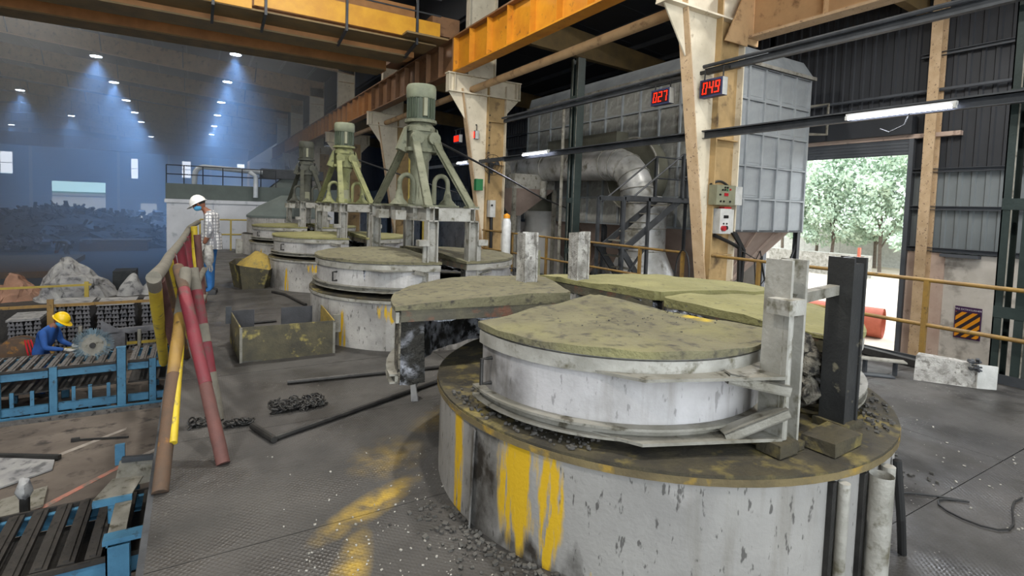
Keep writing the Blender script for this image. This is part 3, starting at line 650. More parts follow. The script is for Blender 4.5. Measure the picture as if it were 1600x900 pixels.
def hood(label, A, a0, a1, rad, zb, zt, hinge, mir=1, sh='hood', lidm='lid', heap=.012, seed=0, brack=True, hset=None, apex=None, zl=None, more=0):
    t = thing('furnace_hood', label, 'hood', (A[0], A[1], zb), group='furnace hood segments')
    if mir < 0: b0, b1 = 180-a1, 180-a0
    else: b0, b1 = a0, a1
    n = max(12, int((b1-b0)/5))
    part('shell', MB().ring(A, rad-.012, rad, zb, zt, b0, b1, n), sh, t, True)
    part('lining', MB().ring(A, rad-.17, rad-.014, (zl or zb)+.01, zt-.02, b0+.5, b1-.5, n*2, 5).jitter(.022, 11, seed), 'fibre', t, label='flaky black and white fibre lining')
    part('lid_lining', MB().ring(A, .05, rad-.15, zt-.10, zt-.03, b0+1, b1-1, n, 10).jitter(.03, 9, seed+1), 'fibre', t)
    lid = MB().ring(A, .03, rad+.03, zt-.008, zt+.022, b0-.5, b1+.5+more, n*2, 14)
    if apex:                                          # the lid fans out from a corner that is not the arc's centre
        for i, p in enumerate(lid.v):
            q = p-Vector((A[0], A[1], p.z)); f = q.length/(rad+.03); e = Vector((A[0], A[1], p.z))+q.normalized()*(rad+.03)
            lid.v[i] = Vector((apex[0], apex[1], p.z)).lerp(e, f)
    for i, p in enumerate(lid.v):
        if p.z > zt:
            ap = apex or A; d = 1-math.hypot(p.x-ap[0], p.y-ap[1])/(1.2 if apex else rad)
            lid.v[i] = p+Vector((0, 0, heap*(noise.noise(p*2.2+Vector((seed, 0, 0)))+.6*noise.noise(p*6))+.05*max(0, d)**(1.2 if apex else .8)))
    part('lid', lid, lidm, t, True)
    for b, s in ((b0, 1), (b1, -1)):
        o = (-.012*math.sin(R(b))*s, .012*math.cos(R(b))*s, 0)
        k0 = (lambda z: (apex[0], apex[1], z)) if apex else (lambda z: pol(A, b, .05, z))
        part('edge_plate', MB().extr([k0(zt-.085), pol(A, b, rad, zt-.085), pol(A, b, rad, zt+.015), k0(zt+.015)], o), 'lid_edge', t)
    part('bottom_band', MB().ring(A, rad, rad+.055, zb, zb+.012, b0, b1, n).ring(A, rad, rad+.055, zb+.05, zb+.062, b0, b1, n).ring(A, rad, rad+.02, zb, zb+.06, b0, b1, n), 'galv_b', t, True)
    part('top_band', MB().ring(A, rad, rad+.022, zt-.09, zt-.02, b0, b1, n), 'galv', t, True)
    P = lambda a, r, z: (A[0]+mir*r*math.cos(R(a)), A[1]+r*math.sin(R(a)), z)
    if brack and hinge:
        hx, hy = hinge; hs = hset or (221, 237, 268)
        for z in (zb+.005, zt-.09):
            arc = [P(hs[0]+(hs[2]-hs[0])*k/6, rad-.005, z) for k in range(7)]
            part('bracket_plate', MB().extr([P(hs[1], rad+.11, z), (hx-mir*.03, hy-.03, z), (hx, hy+.03, z)]+arc[::-1], (0, 0, .014)), 'galv_b', t)
        zm = (zb+zt)/2
        q = P((hs[1]+hs[2])/2, rad+.07, zt-.085); part('brace', MB().channel(q, (hx, hy-.02, zm+.05), .07, .05, .008, (0, 0, 1)), 'galv_b', t)
        q = P((hs[1]+hs[2])/2, rad+.07, zb+.02); part('brace', MB().channel(q, (hx, hy-.02, zm-.05), .07, .05, .008, (0, 0, 1)), 'galv_b', t)
        part('hinge_tube', MB().tube([(hx, hy, zb-.02), (hx, hy, zt+.22)], .028, 12), 'galv', t, True)
        part('hinge_cap', MB().box((hx-.03*mir, hy-.01, zt+.25), (.13, .11, .07)), 'galv', t)
        part('hinge_foot', MB().box((hx-.02*mir, hy, zb-.025), (.14, .12, .06)), 'rim', t)
    ha = (b0+b1)/2-10 if mir > 0 else (b0+b1)/2+10
    return t
def handle(t, A, a, rad, zb, zt, m='rodsteel'):
    z0, z1 = zb+.1, zt-.14
    part('handle', MB().tube([pol(A, a, rad, z0), pol(A, a, rad+.06, z0), pol(A, a, rad+.06, z1), pol(A, a, rad, z1)], .011, 8), m, t)
h = hood('foreground hood segment nearest the camera with a smoke stained silver face', (2.23, 2.46), 172, 297, .85, .655, 1.04, (2.37, 1.43), 1, 'hood_front', 'lid_front', .016, 1, True, (213, 237, 288), (2.44, 2.90), None, 12)
handle(h, (2.23, 2.46), 180, .85, .655, 1.03)
hood('open hood segment left of the foreground drum, dark fibre lining facing the camera', (2.38, 3.08), 66, 173, 1.26, .55, 1.03, None, 1, 'fibre_b', 'lid', .015, 5, False, None, None, .52)
hood('olive dusty hood segment at the back right of the foreground furnace', (2.97, 2.80), -8, 96, 1.32, .655, 1.05, None, 1, 'hood', 'lid_y', .02, 9, False)
h = hood('olive dusty hood segment behind the white post, next to the black post', (2.92, 2.72), -84, -4, 1.22, .655, 1.03, None, 1, 'hood', 'lid_y', .03, 13, False)
mb = MB()
for k in range(9): mb.lathe([(.01, .62+.04*k), (.07, .66+.04*k), (.05, .72+.04*k), (.01, .75+.04*k)], (2.92+.05*math.sin(k*2.1), 1.64+.05*math.cos(k*1.7), 0), 8)
o = part('torn_lining', mb.jitter(.04, 9, 3), 'fibre_b', h, False); o['kind'] = 'stuff'
names = {7.05: ('second', 'under the tallest motor'), 11.4: ('third', 'under the lime green motor'), 15.7: ('farthest', 'under the soot dark motor')}
for cy in (7.05, 11.4, 15.7):
    a, b = names[cy]
    h = hood('left silver hood half of the %s furnace, %s' % (a, b), (CX-.13, cy), 92, 268, 1.2, .655, 1.0, (CX-.36, cy-1.16), 1, 'hood', 'lid_y' if cy > 8 else 'lid', .012, cy)
    handle(h, (CX-.13, cy), 205, 1.2, .655, 1.0)
    h = hood('right silver hood half of the %s furnace, %s' % (a, b), (CX+.13, cy), 92, 268, 1.2, .655, 1.0, (CX+.36, cy-1.16), -1, 'hood', 'lid_y' if cy > 8 else 'lid', .012, cy+3)
    handle(h, (CX+.13, cy), -40, 1.2, .655, 1.0)

# mixers (motor, gearbox head, four struts, bridge frame) standing on the posts
def mixer(cy, label, mp, mmot, mcap):
    cx = CX; t = thing('furnace_mixer', label, 'mixer', (cx, cy, 1.5), group='mixers over the furnaces')
    for sx in (-1, 1):
        part('bridge_beam', MB().ibar((cx+sx*.27, cy-1.2, 1.59), (cx+sx*.27, cy+1.2, 1.59), .12, .17), 'galv', t)
        for k in range(6): part('stiffener', MB().mm((cx+sx*.27-.055, cy-1.1+k*.44, 1.515), (cx+sx*.27+.055, cy-1.085+k*.44, 1.665)), 'galv', t)
    for y in (cy-1.17, cy+1.17):
        part('end_beam', MB().channel((cx-.21, y, 1.59), (cx+.21, y, 1.59), .07, .16, side=1 if y < cy else -1), 'galv', t)
        part('stiffener', MB().mm((cx-.01, y-.04, 1.515), (cx+.01, y+.04, 1.665)), 'galv', t)
    part('deck_plate', MB().mm((cx-.36, cy-.55, 1.675), (cx+.36, cy+.55, 1.70)), mp, t)
    for a in (-.5, .2): part('deck_lug', MB().mm((cx-.5, cy+a, 1.5), (cx-.36, cy+a+.16, 1.62)), 'galv', t)
    for sx in (-1, 1):
        for sy in (-1, 1):
            part('strut', MB().channel((cx+sx*.29, cy+sy*1.08, 1.67), (cx+sx*.13, cy+sy*.13, 2.62), .10, .05, .012, (0, 0, 1), sx), mp, t)
            part('strut_foot', MB().box((cx+sx*.28, cy+sy*1.08, 1.685), (.14, .16, .025)), mp, t)
    part('column_tube', MB().lathe([(.15, 1.70), (.15, 1.76), (.125, 1.8), (.125, 2.3), (.16, 2.36), (.16, 2.42)], (cx, cy, 0), 20), mp, t, True)
    part('inspection_plate', MB().mm((cx-.05, cy-.14, 1.72), (cx+.07, cy-.12, 1.95)), 'panelgrey', t)
    part('head_plate', MB().prism([(cx-.24, cy-.2), (cx+.24, cy-.2), (cx+.24, cy+.2), (cx-.24, cy+.2)], 2.42, 2.47), mp, t)
    part('gearbox', MB().box((cx, cy, 2.58), (.34, .32, .24)).lathe([(.2, 2.70), (.2, 2.76), (.15, 2.82), (.22, 2.82), (.22, 2.86)], (cx, cy, 0), 20), mp, t)
    for sx in (-1, 1):
        part('gearbox_boss', MB().tube([(cx+sx*.12, cy-.16, 2.6), (cx+sx*.12, cy-.24, 2.6)], .085, 14), mp, t, True)
        part('head_lug', MB().extr([(cx+sx*.22, cy-.06, 2.4), (cx+sx*.34, cy-.06, 2.45), (cx+sx*.22, cy-.06, 2.76)], (0, .12, 0)), mp, t)
    part('motor_body', MB().lathe([(.17, 2.86), (.175, 2.88), (.175, 3.16), (.165, 3.18)], (cx, cy, 0), 24), mmot, t, True)
    for k in range(22):
        a = 360*k/22; part('cooling_fin', MB().bar(pol((cx, cy), a, .165, 3.02), pol((cx, cy), a, .195, 3.02), .012, .27), mmot, t)
    part('terminal_box', MB().box((cx-.02, cy-.2, 3.02), (.05, .06, .24)), 'panelgrey', t)
    part('fan_cowl', MB().lathe([(.19, 3.15), (.205, 3.17), (.205, 3.3), (.19, 3.335), (.0, 3.345)], (cx, cy, 0), 24), mcap, t, True)
    for sx, sy in ((-.22, -.1), (.22, -.25)):
        pts = []; x0, y0 = cx+sx, cy+sy
        for k in range(13):
            a = R(180*k/12); pts.append((x0-.1*math.cos(a)*(1 if sx < 0 else -1), y0, 1.98+.12*math.sin(a)))
        pts = [(pts[0][0], y0, 1.71)]+pts+[(pts[-1][0], y0, 1.71)]
        part('arched_pipe', MB().tube(pts, .032, 10), mp, t, True)
        part('pipe_flare', MB().lathe([(.13, 1.70), (.06, 1.78), (.035, 1.9)], (pts[0][0], y0, 0), 14), mp, t, True)
    return t
mixer(7.05, 'nearest and tallest green mixer with grey capped motor on four struts', 'mixer', 'motor', 'motorcap')
mixer(11.4, 'second mixer, lime green dusted head and struts with dark motor', 'mixer_y', 'motor', 'motorcap')
mixer(15.7, 'third mixer, dark and soot covered, in front of the hazy hall', 'mixer_d', 'mixer_d', 'mixer_d')
# ------------------------------------------------------------------ right side: frame, counters, panels, rail
def lattice_post(x, y, z1, label):
    t = thing('frame_post', label, 'post', (x, y, -2), group='dark lattice posts')
    for dy, s in ((-.088, -1), (.088, 1)):
        part('channel', MB().channel((x, y+dy, -2), (x, y+dy, z1), .09, .2, .012, (1, 0, 0), s), 'darksteel', t)
        part('edge_strip', MB().mm((x-.104, y+dy-.045, -2), (x-.1, y+dy-.033, z1)), 'galv_b', t)
    for k in range(int((z1+2)/1.15)): part('batten', MB().mm((x-.106, y-.13, -1.6+k*1.15), (x-.098, y+.13, -1.48+k*1.15)), 'darksteel', t)
    return t
lattice_post(7.48, 2.045, 7.2, 'dark green lattice post at the right edge of the picture')
lattice_post(7.48, 9.75, 5.1, 'dark green lattice post in front of the silver duct')
solo('tie_beam', MB().channel((7.24, -3, 3.0), (7.24, 12.6, 3.0), .07, .12).mm((7.19, -3, 3.05), (7.28, 12.6, 3.07)), 'darkgrey', 'lower dark beam running behind the near column, carrying the lit tube', 'beam', (7.24, 5, 2.9))
solo('tie_beam', MB().bar((7.24, -3, 4.03), (7.24, 12.6, 4.03), .08, .09).tube([(7.16, -3, 4.1), (7.16, 12.6, 4.1)], .03, 8), 'darkgrey', 'upper dark beam running behind the near column above the red counters', 'beam', (7.24, 5, 3.98))
solo('tie_beam', MB().bar((7.24, 12.6, 3.02), (7.24, 20, 3.02), .07, .1), 'darkgrey', 'dark beam past the fan column', 'beam', (7.24, 16, 2.97))
solo('vent_post', MB().tube([(7.6, 10.4, -2), (7.6, 10.4, 4.1)], .04, 10), 'galv_b', 'thin grey vertical pipe left of the lattice post before the duct', 'pipe', (7.6, 10.4, -2))
def tube_light(x, y0, y1, z, label, power):
    t = thing('tube_light', label, 'lamp', (x, (y0+y1)/2, z), group='lit tube lamps')
    part('batten_body', MB().mm((x-.0, y0, z+.02), (x+.05, y1, z+.06)), 'white', t)
    part('tube', MB().tube([(x, y0+.03, z), (x, y1-.03, z)], .019, 10), 'tube', t, True)
    for y in (y0, y1-.03): part('holder', MB().mm((x-.02, y, z-.02), (x+.03, y+.03, z+.03)), 'white', t)
    ld = bpy.data.lights.new('lamp_light', 'AREA'); ld.shape = 'RECTANGLE'; ld.size = .04; ld.size_y = y1-y0; ld.energy = power; ld.color = (.85, .9, 1)
    lo = bpy.data.objects.new('lamp_light', ld); COL.objects.link(lo); lo.parent = t; lo.location = (-.03, 0, -.02); lo.rotation_euler = (0, R(50), 0)
tube_light(7.15, 2.56, 3.71, 2.97, 'long lit white tube lamp beside the roller door', 150)
tube_light(7.15, 10.35, 11.5, 3.03, 'lit white tube lamp in front of the silver duct', 150)
tube_light(7.15, 14.6, 15.4, 3.03, 'small far lit tube lamp left of the fan column', 60)
part('hanging_wire', MB().tube([(7.15, 3.0, 2.95), (7.15, 3.05, 2.82), (7.15, 3.2, 2.75), (7.15, 3.3, 2.8)], .008, 6), 'cable', bpy.data.objects['tube_light'])
# red digit counters, facing the aisle (-x)
SEG = {'0': 'abcdef', '2': 'abged', '4': 'fgbc', '7': 'abc', '9': 'abcdfg'}
def counter(txt, y1, y0, z0, z1, label, lit=None):
    x = 7.02; t = thing('digit_counter', label, 'display', (x+.06, (y0+y1)/2, z0), group='red digit counters')
    part('case', MB().mm((x, y0, z0), (x+.12, y1, z1)), 'counter', t)
    part('face', MB().mm((x-.004, y0+.03, z0+.03), (x, y1-.03, z1-.03)), 'counterface', t)
    part('side_plate', MB().mm((x, y0-.006, z0+.005), (x+.11, y0-.001, z1-.005)), 'white', t)
    W, H = (y1-y0-.08)/3, z1-z0-.1; w = W*.68; th = .015
    if lit: part('lit_field', MB().mm((x-.008, y0+.03, z0+.03), (x-.005, y1-.03, z1-.03)), 'digit', t); txt = ''
    for i, ch in enumerate(txt):
        u0 = .05+i*W+.02; v0 = .05; mb = MB()
        S = {'a': (0, H-th, w, H), 'g': (0, H/2-th/2, w, H/2+th/2), 'd': (0, 0, w, th), 'f': (0, H/2, th, H), 'b': (w-th, H/2, w, H), 'e': (0, 0, th, H/2), 'c': (w-th, 0, w, H/2)}
        for k in SEG[ch]:
            a, b, c, d = S[k]; sl = lambda v: v*.15
            mb.mm((x-.009, y1-(u0+a)-sl((b+d)/2)+.02, z0+v0+b), (x-.004, y1-(u0+c)-sl((b+d)/2)+.02, z0+v0+d))
        part('digit', mb, 'digit', t, label='glowing red digit')
    part('hanger', MB().tube([(x+.06, y0+.04, z1), (x+.06, y0+.04, z1+.17)], .012, 6).tube([(x+.06, y1-.04, z1), (x+.06, y1-.04, z1+.17)], .012, 6), 'cable', t)
    return t
counter('049', 5.93, 5.50, 3.56, 3.84, 'red digit counter reading 049 on the near column')
counter('027', 7.00, 6.57, 3.59, 3.86, 'red digit counter reading 027 left of the near column')
counter('', 15.4, 15.0, 3.66, 3.9, 'left one of two small far red counters by the fan column', True)
counter('', 14.3, 13.9, 3.66, 3.9, 'small far red counter on the fan column itself', True)
part('bracket_arm', MB().bar((7.1, 5.45, 3.98), (7.1, 7.1, 4.0), .05, .05), 'cable', bpy.data.objects['digit_counter'])
part('bracket_arm', MB().bar((7.08, 13.95, 4.07), (7.08, 15.45, 4.07), .03, .03), 'cable', bpy.data.objects['digit_counter.002'])
# control panels on the near column
t = thing('control_panel', 'olive grey control box with rows of buttons on the near column', 'control box', (7.62, 5.86, 1.86))
part('case', MB().mm((7.38, 5.78, 1.86), (7.86, 5.94, 2.19)), 'panelgrey', t)
part('side_box', MB().mm((7.87, 5.8, 1.87), (8.07, 5.94, 2.18)), 'white', t, label='white side box')
for (u, v, m) in ((.1, .06, 'black'), (.18, .06, 'black'), (.08, .17, 'black'), (.34, .06, 'black'), (.14, .25, 'black'), (.2, .25, 'black'), (.26, .25, 'greenp'), (.33, .26, 'red'), (.2, .29, 'black'), (.26, .29, 'black')):
    part('button', MB().tube([(7.38+u, 5.78, 1.86+v), (7.38+u, 5.762, 1.86+v)], .016, 10), m, t)
part('display', MB().mm((7.57, 5.772, 2.01), (7.67, 5.78, 2.06)), 'red', t)
for z in (1.95, 2.12): part('gland', MB().tube([(8.07, 5.87, z), (8.12, 5.87, z)], .022, 8), 'black', t)
part('cable_loop', MB().tube([(7.4+.45*k/10, 5.93, 2.19+.07*math.sin(math.pi*k/10)) for k in range(11)], .022, 8), 'cable', t)
t = thing('switch_box', 'white switch box with a red knob below the olive control box', 'control box', (7.7, 5.86, 1.38))
part('case', MB().mm((7.51, 5.79, 1.38), (7.80, 5.93, 1.80)), 'white', t)
part('side_wall', MB().mm((7.80, 5.82, 1.40), (7.90, 5.93, 1.79)), 'white', t)
part('knob', MB().tube([(7.58, 5.79, 1.47), (7.58, 5.74, 1.47)], .045, 14), 'red', t, label='red knob')
part('dial', MB().tube([(7.68, 5.79, 1.48), (7.68, 5.775, 1.48)], .035, 14), 'black', t)
part('meter', MB().mm((7.6, 5.784, 1.64), (7.72, 5.79, 1.69)), 'black', t)
for x in (7.6, 7.68): part('button', MB().tube([(x, 5.79, 1.55), (x, 5.775, 1.55)], .014, 8), 'black', t)
part('red_tag', MB().mm((7.62, 5.8, 1.80), (7.8, 5.9, 1.83)), 'red', t)
solo('cable_bundle', MB().tube([(7.95, 5.86, 1.4), (8.1, 5.82, 1.2), (8.16, 5.84, .6), (8.16, 5.85, -.5)], .035, 8).tube([(8.0, 5.85, 1.4), (8.2, 5.8, 1.1), (8.22, 5.84, .4), (8.22, 5.85, -.5)], .03, 8).tube([(7.5, 5.88, 1.35), (7.8, 5.84, 1.25), (8.1, 5.84, 1.15)], .032, 8), 'cable', 'black cables running down the near column below the switch box', 'cables', (8.1, 5.85, -.5), smooth=True)
solo('cable', MB().tube([(8.06, 5.88, 1.15), (8.25, 5.7, 1.0), (8.4, 5.6, .9), (8.45, 5.55, .6), (8.3, 5.6, .4), (8.25, 5.62, .9), (8.36, 5.6, 1.1), (8.5, 5.5, .3)], .01, 6), 'cable', 'thin looped cable hanging right of the near column', 'cable', (8.3, 5.6, .3), smooth=True)
# fan column fittings
t = thing('wall_fan', 'round caged fan on the second column', 'fan', (7.5, 13.8, 2.6))
for r in (.30, .2, .1): part('cage_ring', MB().tube([(7.53+r*math.cos(a), 13.72, 2.93+r*math.sin(a)) for a in [R(15*k) for k in range(24)]], .008, 6, closed=True), 'rodsteel', t)
for k in range(8): part('cage_wire', MB().tube([(7.53, 13.7, 2.93), (7.53+.3*math.cos(R(45*k)), 13.72, 2.93+.3*math.sin(R(45*k)))], .005, 5), 'rodsteel', t)
for k in range(3):
    a = R(120*k+20); part('blade', MB().extr([(7.53, 13.76, 2.93), (7.53+.26*math.cos(a-.35), 13.74, 2.93+.26*math.sin(a-.35)), (7.53+.27*math.cos(a+.35), 13.79, 2.93+.27*math.sin(a+.35))], (0, .006, 0)), 'darkgrey', t)
part('motor', MB().tube([(7.53, 13.78, 2.93), (7.53, 13.94, 2.93)], .08, 12), 'darkgrey', t)
part('stem', MB().tube([(7.53, 13.92, 2.93), (7.53, 13.92, 2.4)], .02, 8), 'rodsteel', t)
solo('green_box', MB().mm((7.02, 13.75, 2.17), (7.24, 13.9, 2.5)), 'greenp', 'small green box under the fan on the second column', 'box', (7.13, 13.82, 2.17))
t = thing('switch_box', 'small white switch box low on the fan column', 'control box', (7.6, 13.85, 1.4))
part('case', MB().mm((7.5, 13.75, 1.4), (7.68, 13.95, 1.9)), 'white', t); part('knob', MB().tube([(7.55, 13.75, 1.75), (7.55, 13.72, 1.75)], .03, 8), 'black', t)
part('conduit', MB().tube([(7.6, 13.85, 1.4), (7.62, 13.85, .3), (7.62, 13.85, -1)], .05, 8), 'cable', t)
solo('diagonal_cable', MB().tube([(3.0, 7.1, 2.6), (5.5, 9.4, 2.3), (7.2, 10.6, 1.95), (8.2, 10.8, 1.7)], .018, 6), 'cable', 'black cable sagging from the tallest mixer toward the stair frame', 'cable', (5.5, 9.4, 2.0), smooth=True)
solo('diagonal_cable', MB().tube([(3.0, 11.4, 2.6), (5.0, 13, 2.3), (7.2, 14.6, 2.0)], .018, 6), 'cable', 'black cable sagging from the lime green mixer to the columns', 'cable', (5, 13, 2.0), smooth=True)
# right hand guard rail
def guard(label, y0, y1, posts, m='railyel'):
    t = thing('guard_rail', label, 'railing', (7.3, (y0+y1)/2, 0), group='ochre guard rails on the right')
    for z in (1.02, .50): part('rail_pipe', MB().tube([(7.3, y0, z), (7.3, y1, z)], .024, 10), m, t, True)
    for y in posts: part('post', MB().bar((7.3, y, 0), (7.3, y, 1.01), .05, .05), m, t)
    return t
guard('ochre guard rail across the lower right, in front of the roller door', -3, 5.75, (-2.4, .2, 2.76, 4.9))
guard('ochre guard rail behind the foreground hoods, left of the near column', 6.3, 13.8, (6.35, 7.38, 8.9, 10.5, 12.1, 13.6))
solo('cable_loop', MB().tube([(7.25, 6.3+.15*math.cos(a), .65+.42*math.sin(a)) for a in [R(15*k) for k in range(22)]], .014, 6), 'cable', 'black cable looped over the guard rail left of the near column', 'cable', (7.25, 6.3, .2), smooth=True)
solo('kick_angle', MB().bar((7.2, 2.4, .04), (7.42, 5.2, .08), .10, .08).jitter(.006, 5, 2), 'rodsteel', 'rusty dark angle lying along the platform edge under the rail', 'steel section', (7.3, 4, 0))
t = thing('beam_offcut', 'grey steel beam offcut lying on stub legs beside the rail', 'steel section', (6.7, 2.7, 0))
part('top_flange', MB().bar((6.28, 3.12, .16), (6.66, 2.66, .16), .13, .014), 'galv_b', t)
part('bottom_flange', MB().bar((6.18, 3.05, .012), (6.5, 2.7, .012), .12, .014), 'darkgrey', t)
for p in ((6.42, 2.95), (6.6, 2.73)): part('stub_leg', MB().bar((p[0], p[1], 0), (p[0], p[1], .16), .035, .035), 'darkgrey', t)
t = thing('broken_box', 'broken white sheet metal box lying by the right edge of the platform', 'box', (6.85, 2.2, 0))
part('panel', MB().extr([(6.62, 2.56, 0), (6.92, 2.12, 0), (6.98, 2.12, .23), (6.70, 2.58, .25)], (.01, .006, 0)), 'crust', t)
part('end_panel', MB().extr([(6.92, 2.12, 0), (7.05, 2.0, 0), (7.05, 2.0, .24), (6.92, 2.12, .25)], (.006, .012, 0)).jitter(.004, 20, 1), 'white', t)
part('top_panel', MB().extr([(6.70, 2.58, .25), (6.95, 2.2, .23), (7.1, 2.25, .22), (6.86, 2.62, .25)], (0, 0, .008)), 'crust', t)
sc = MB()
for k in range(14): p = (6.93+random.uniform(-.06, .06), 2.16+random.uniform(-.05, .05), .18+random.uniform(0, .09)); sc.bar(p, (p[0]+random.uniform(-.05, .05), p[1]+random.uniform(-.05, .05), p[2]+random.uniform(-.02, .05)), .03, .012)
s = part('torn_scrap', sc, 'darkgrey', t); s['kind'] = 'stuff'
# wall sign: stripes under a header line
t = thing('hazard_sign', 'purple edged sign with amber and black diagonal stripes on the white wall', 'sign', (14.97, 4.3, -.6))
y1, y0, z0, z1 = 4.80-.05, 4.27, -.86, -.06
y1 = 5.08; y0 = 4.60; z1 = -.20; z0 = -.92
part('board', MB().mm((14.96, y0, z0), (14.99, y1, z1)), 'signp', t)
part('stripe_field', MB().mm((14.955, y0+.02, z0+.03), (14.96, y1-.02, z1-.12)), 'signk', t)
def clip_stripe(c, w, Wd, H):
    # band between v-u=c and v-u=c+w inside the box
    poly = [(0, 0), (Wd, 0), (Wd, H), (0, H)]
    for s, o in ((1, c), (-1, c+w)):
        out = []
        for i in range(len(poly)):
            a, b = poly[i], poly[(i+1) % len(poly)]; fa = s*(a[1]-a[0]*1.0-o); fb = s*(b[1]-b[0]*1.0-o)
            if fa >= 0: out.append(a)
            if fa*fb < 0: k = fa/(fa-fb); out.append((a[0]+(b[0]-a[0])*k, a[1]+(b[1]-a[1])*k))
        poly = out
        if not poly: return None
    return poly
Wd, H = y1-y0-.04, z1-z0-.15
for k in range(-3, 5):
    p = clip_stripe(k*.19-.02, .095, Wd, H)
    if p and len(p) > 2: part('stripe', MB().extr([(14.953, y1-.02-u, z0+.03+v) for u, v in p], (.003, 0, 0)), 'signy', t)
def text_mesh(name, s, size, m, parent, mat4):
    cu = bpy.data.curves.new(name, 'FONT'); cu.body = s; cu.size = size; cu.extrude = .001; cu.align_x = 'CENTER'; cu.align_y = 'CENTER'
    o = bpy.data.objects.new(name, cu); COL.objects.link(o)
    me = bpy.data.meshes.new_from_object(o.evaluated_get(bpy.context.evaluated_depsgraph_get())); COL.objects.unlink(o); bpy.data.objects.remove(o)
    me.transform(mat4); me.transform(inv(parent)); me.materials.clear(); me.materials.append(M[m]); me.name = name
    o = bpy.data.objects.new(name, me); COL.objects.link(o); o.parent = parent; return o
bpy.context.view_layer.update()
text_mesh('lettering', 'FIRE EXTINGUISHER', .055, 'signw', t, Matrix.Translation((14.952, (y0+y1)/2, z1-.06)) @ Matrix(((0, 0, -1, 0), (-1, 0, 0, 0), (0, 1, 0, 0), (0, 0, 0, 1))))
t = thing('cabinet', 'white cabinet with dark seams behind the lattice post at the right edge', 'cabinet', (11.5, 2.2, -2))
part('case', MB().mm((11.2, 1.4, -2), (11.8, 2.75, 1.1)), 'white', t)
for y in (1.75, 2.2): part('door_seam', MB().mm((11.193, y, -1.8), (11.2, y+.02, .6)), 'black', t)
for z in (-.3, -.9): part('door_seam', MB().mm((11.193, 1.4, z), (11.2, 2.6, z+.02)), 'black', t)
for z in (.2, -.5, -1.2): part('latch', MB().mm((11.18, 2.35, z), (11.2, 2.45, z+.04)), 'black', t)
part('green_pipe', MB().tube([(11.1, 2.7, .75), (11.1, 1.2, .75)], .04, 8), 'greenp', t)

# ------------------------------------------------------------------ dust collector, ducts, stair
def collector():
    t = thing('dust_collector', 'big grey panelled dust collector on legs left of the roller door', 'dust collector', (12, 12, -2))
    x0, x1, y0, y1, z0, z1 = 10.5, 13.6, 8.0, 16.5, 1.32, 5.2
    part('body', MB().mm((x0+.03, y0+.03, z0), (x1-.03, y1-.03, z1)), 'baghouse', t)
    nx, ny, nz = 5, 12, 5; dx = (x1-x0)/nx; dy = (y1-y0)/ny; dz = (z1-z0)/nz
    pn = MB().mm((-dx/2+.03, 0, .03), (dx/2-.03, .03, dz-.03)).mm((-dx/2+.09, -.008, .09), (dx/2-.09, 0, dz-.09)).mesh('panel'); pn.materials.append(M['baghouse'])
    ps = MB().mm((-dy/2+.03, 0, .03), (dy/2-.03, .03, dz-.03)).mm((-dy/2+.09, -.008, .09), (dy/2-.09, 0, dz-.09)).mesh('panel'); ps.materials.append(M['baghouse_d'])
    base = Vector(t.location)
    for k in range(nz):
        for i in range(nx): instance('panel', pn, t, Vector((x0+dx*(i+.5), y0, z0+dz*k))-base)
        for i in range(ny): instance('panel', ps, t, Vector((x0, y0+dy*(i+.5), z0+dz*k))-base, -math.pi/2)
    for i in range(nx+1): part('rib', MB().mm((x0+dx*i-.025, y0-.05, z0), (x0+dx*i+.025, y0+.03, z1)), 'baghouse', t)
    for i in range(ny+1): part('rib', MB().mm((x0-.05, y0+dy*i-.025, z0), (x0+.03, y0+dy*i+.025, z1)), 'baghouse', t)
    for k in range(nz+1):
        part('rib', MB().mm((x0-.05, y0-.045, z0+dz*k-.02), (x1+.03, y0+.03, z0+dz*k+.02)), 'darkgrey' if k in (0,) else 'baghouse', t)
        part('rib', MB().mm((x0-.045, y0, z0+dz*k-.02), (x0+.03, y1, z0+dz*k+.02)), 'baghouse', t)
    part('cap', MB().extr([(x0-.1, y0-.1, z1), (x1+.1, y0-.1, z1), (x1-.15, y0+.1, z1+.45), (x0+.15, y0+.1, z1+.45)], (0, y1-y0, 0)), 'baghouse', t)
    part('cap_edge', MB().mm((x0-.12, y0-.12, z1), (x1+.12, y0-.06, z1+.08)).mm((x0-.12, y0-.12, z1), (x0-.06, y1, z1+.08)), 'galv', t)
    for yc in (9.6, 12.3, 15.0):
        h = part('hopper', MB().add([(x0+.05, yc-1.35, z0), (x1-.05, yc-1.35, z0), (x1-.05, yc+1.35, z0), (x0+.05, yc+1.35, z0), (11.9, yc-.15, -.6), (12.2, yc-.15, -.6), (12.2, yc+.15, -.6), (11.9, yc+.15, -.6)], [(0, 1, 2, 3), (0, 1, 5, 4), (1, 2, 6, 5), (2, 3, 7, 6), (3, 0, 4, 7), (4, 5, 6, 7)]), 'hopper', t)
        for q in (.2, .5, .8): part('hopper_rib', MB().bar((x0+.05+q*3, yc-1.38, z0), (11.9+q*.3, yc-.19, -.5), .05, .08), 'pinkwall', h)
    for x in (x0+.06, x1-.06):
        for y in (y0+.06, 12.2, y1-.06): part('leg', MB().ibar((x, y, -2), (x, y, z0), .12, .12), 'darkgrey', t)
    for a, b in (((x1-.06, y0+.05, 1.0), (x1-1.2, y0+.05, -1.0)), ((x1-.06, y0+.05, .6), (x1-1.6, y0+.05, -1.6))): part('leg_brace', MB().bar(a, b, .04, .04), 'darkgrey', t)
    part('roof_frame', MB().tube([(x1+.05, y0, 4.55), (x1+.75, y0-.1, 4.7), (x1+.75, y0-.1, 3.9), (x1+.05, y0, 3.85)], .035, 8), 'galv_b', t)
collector()
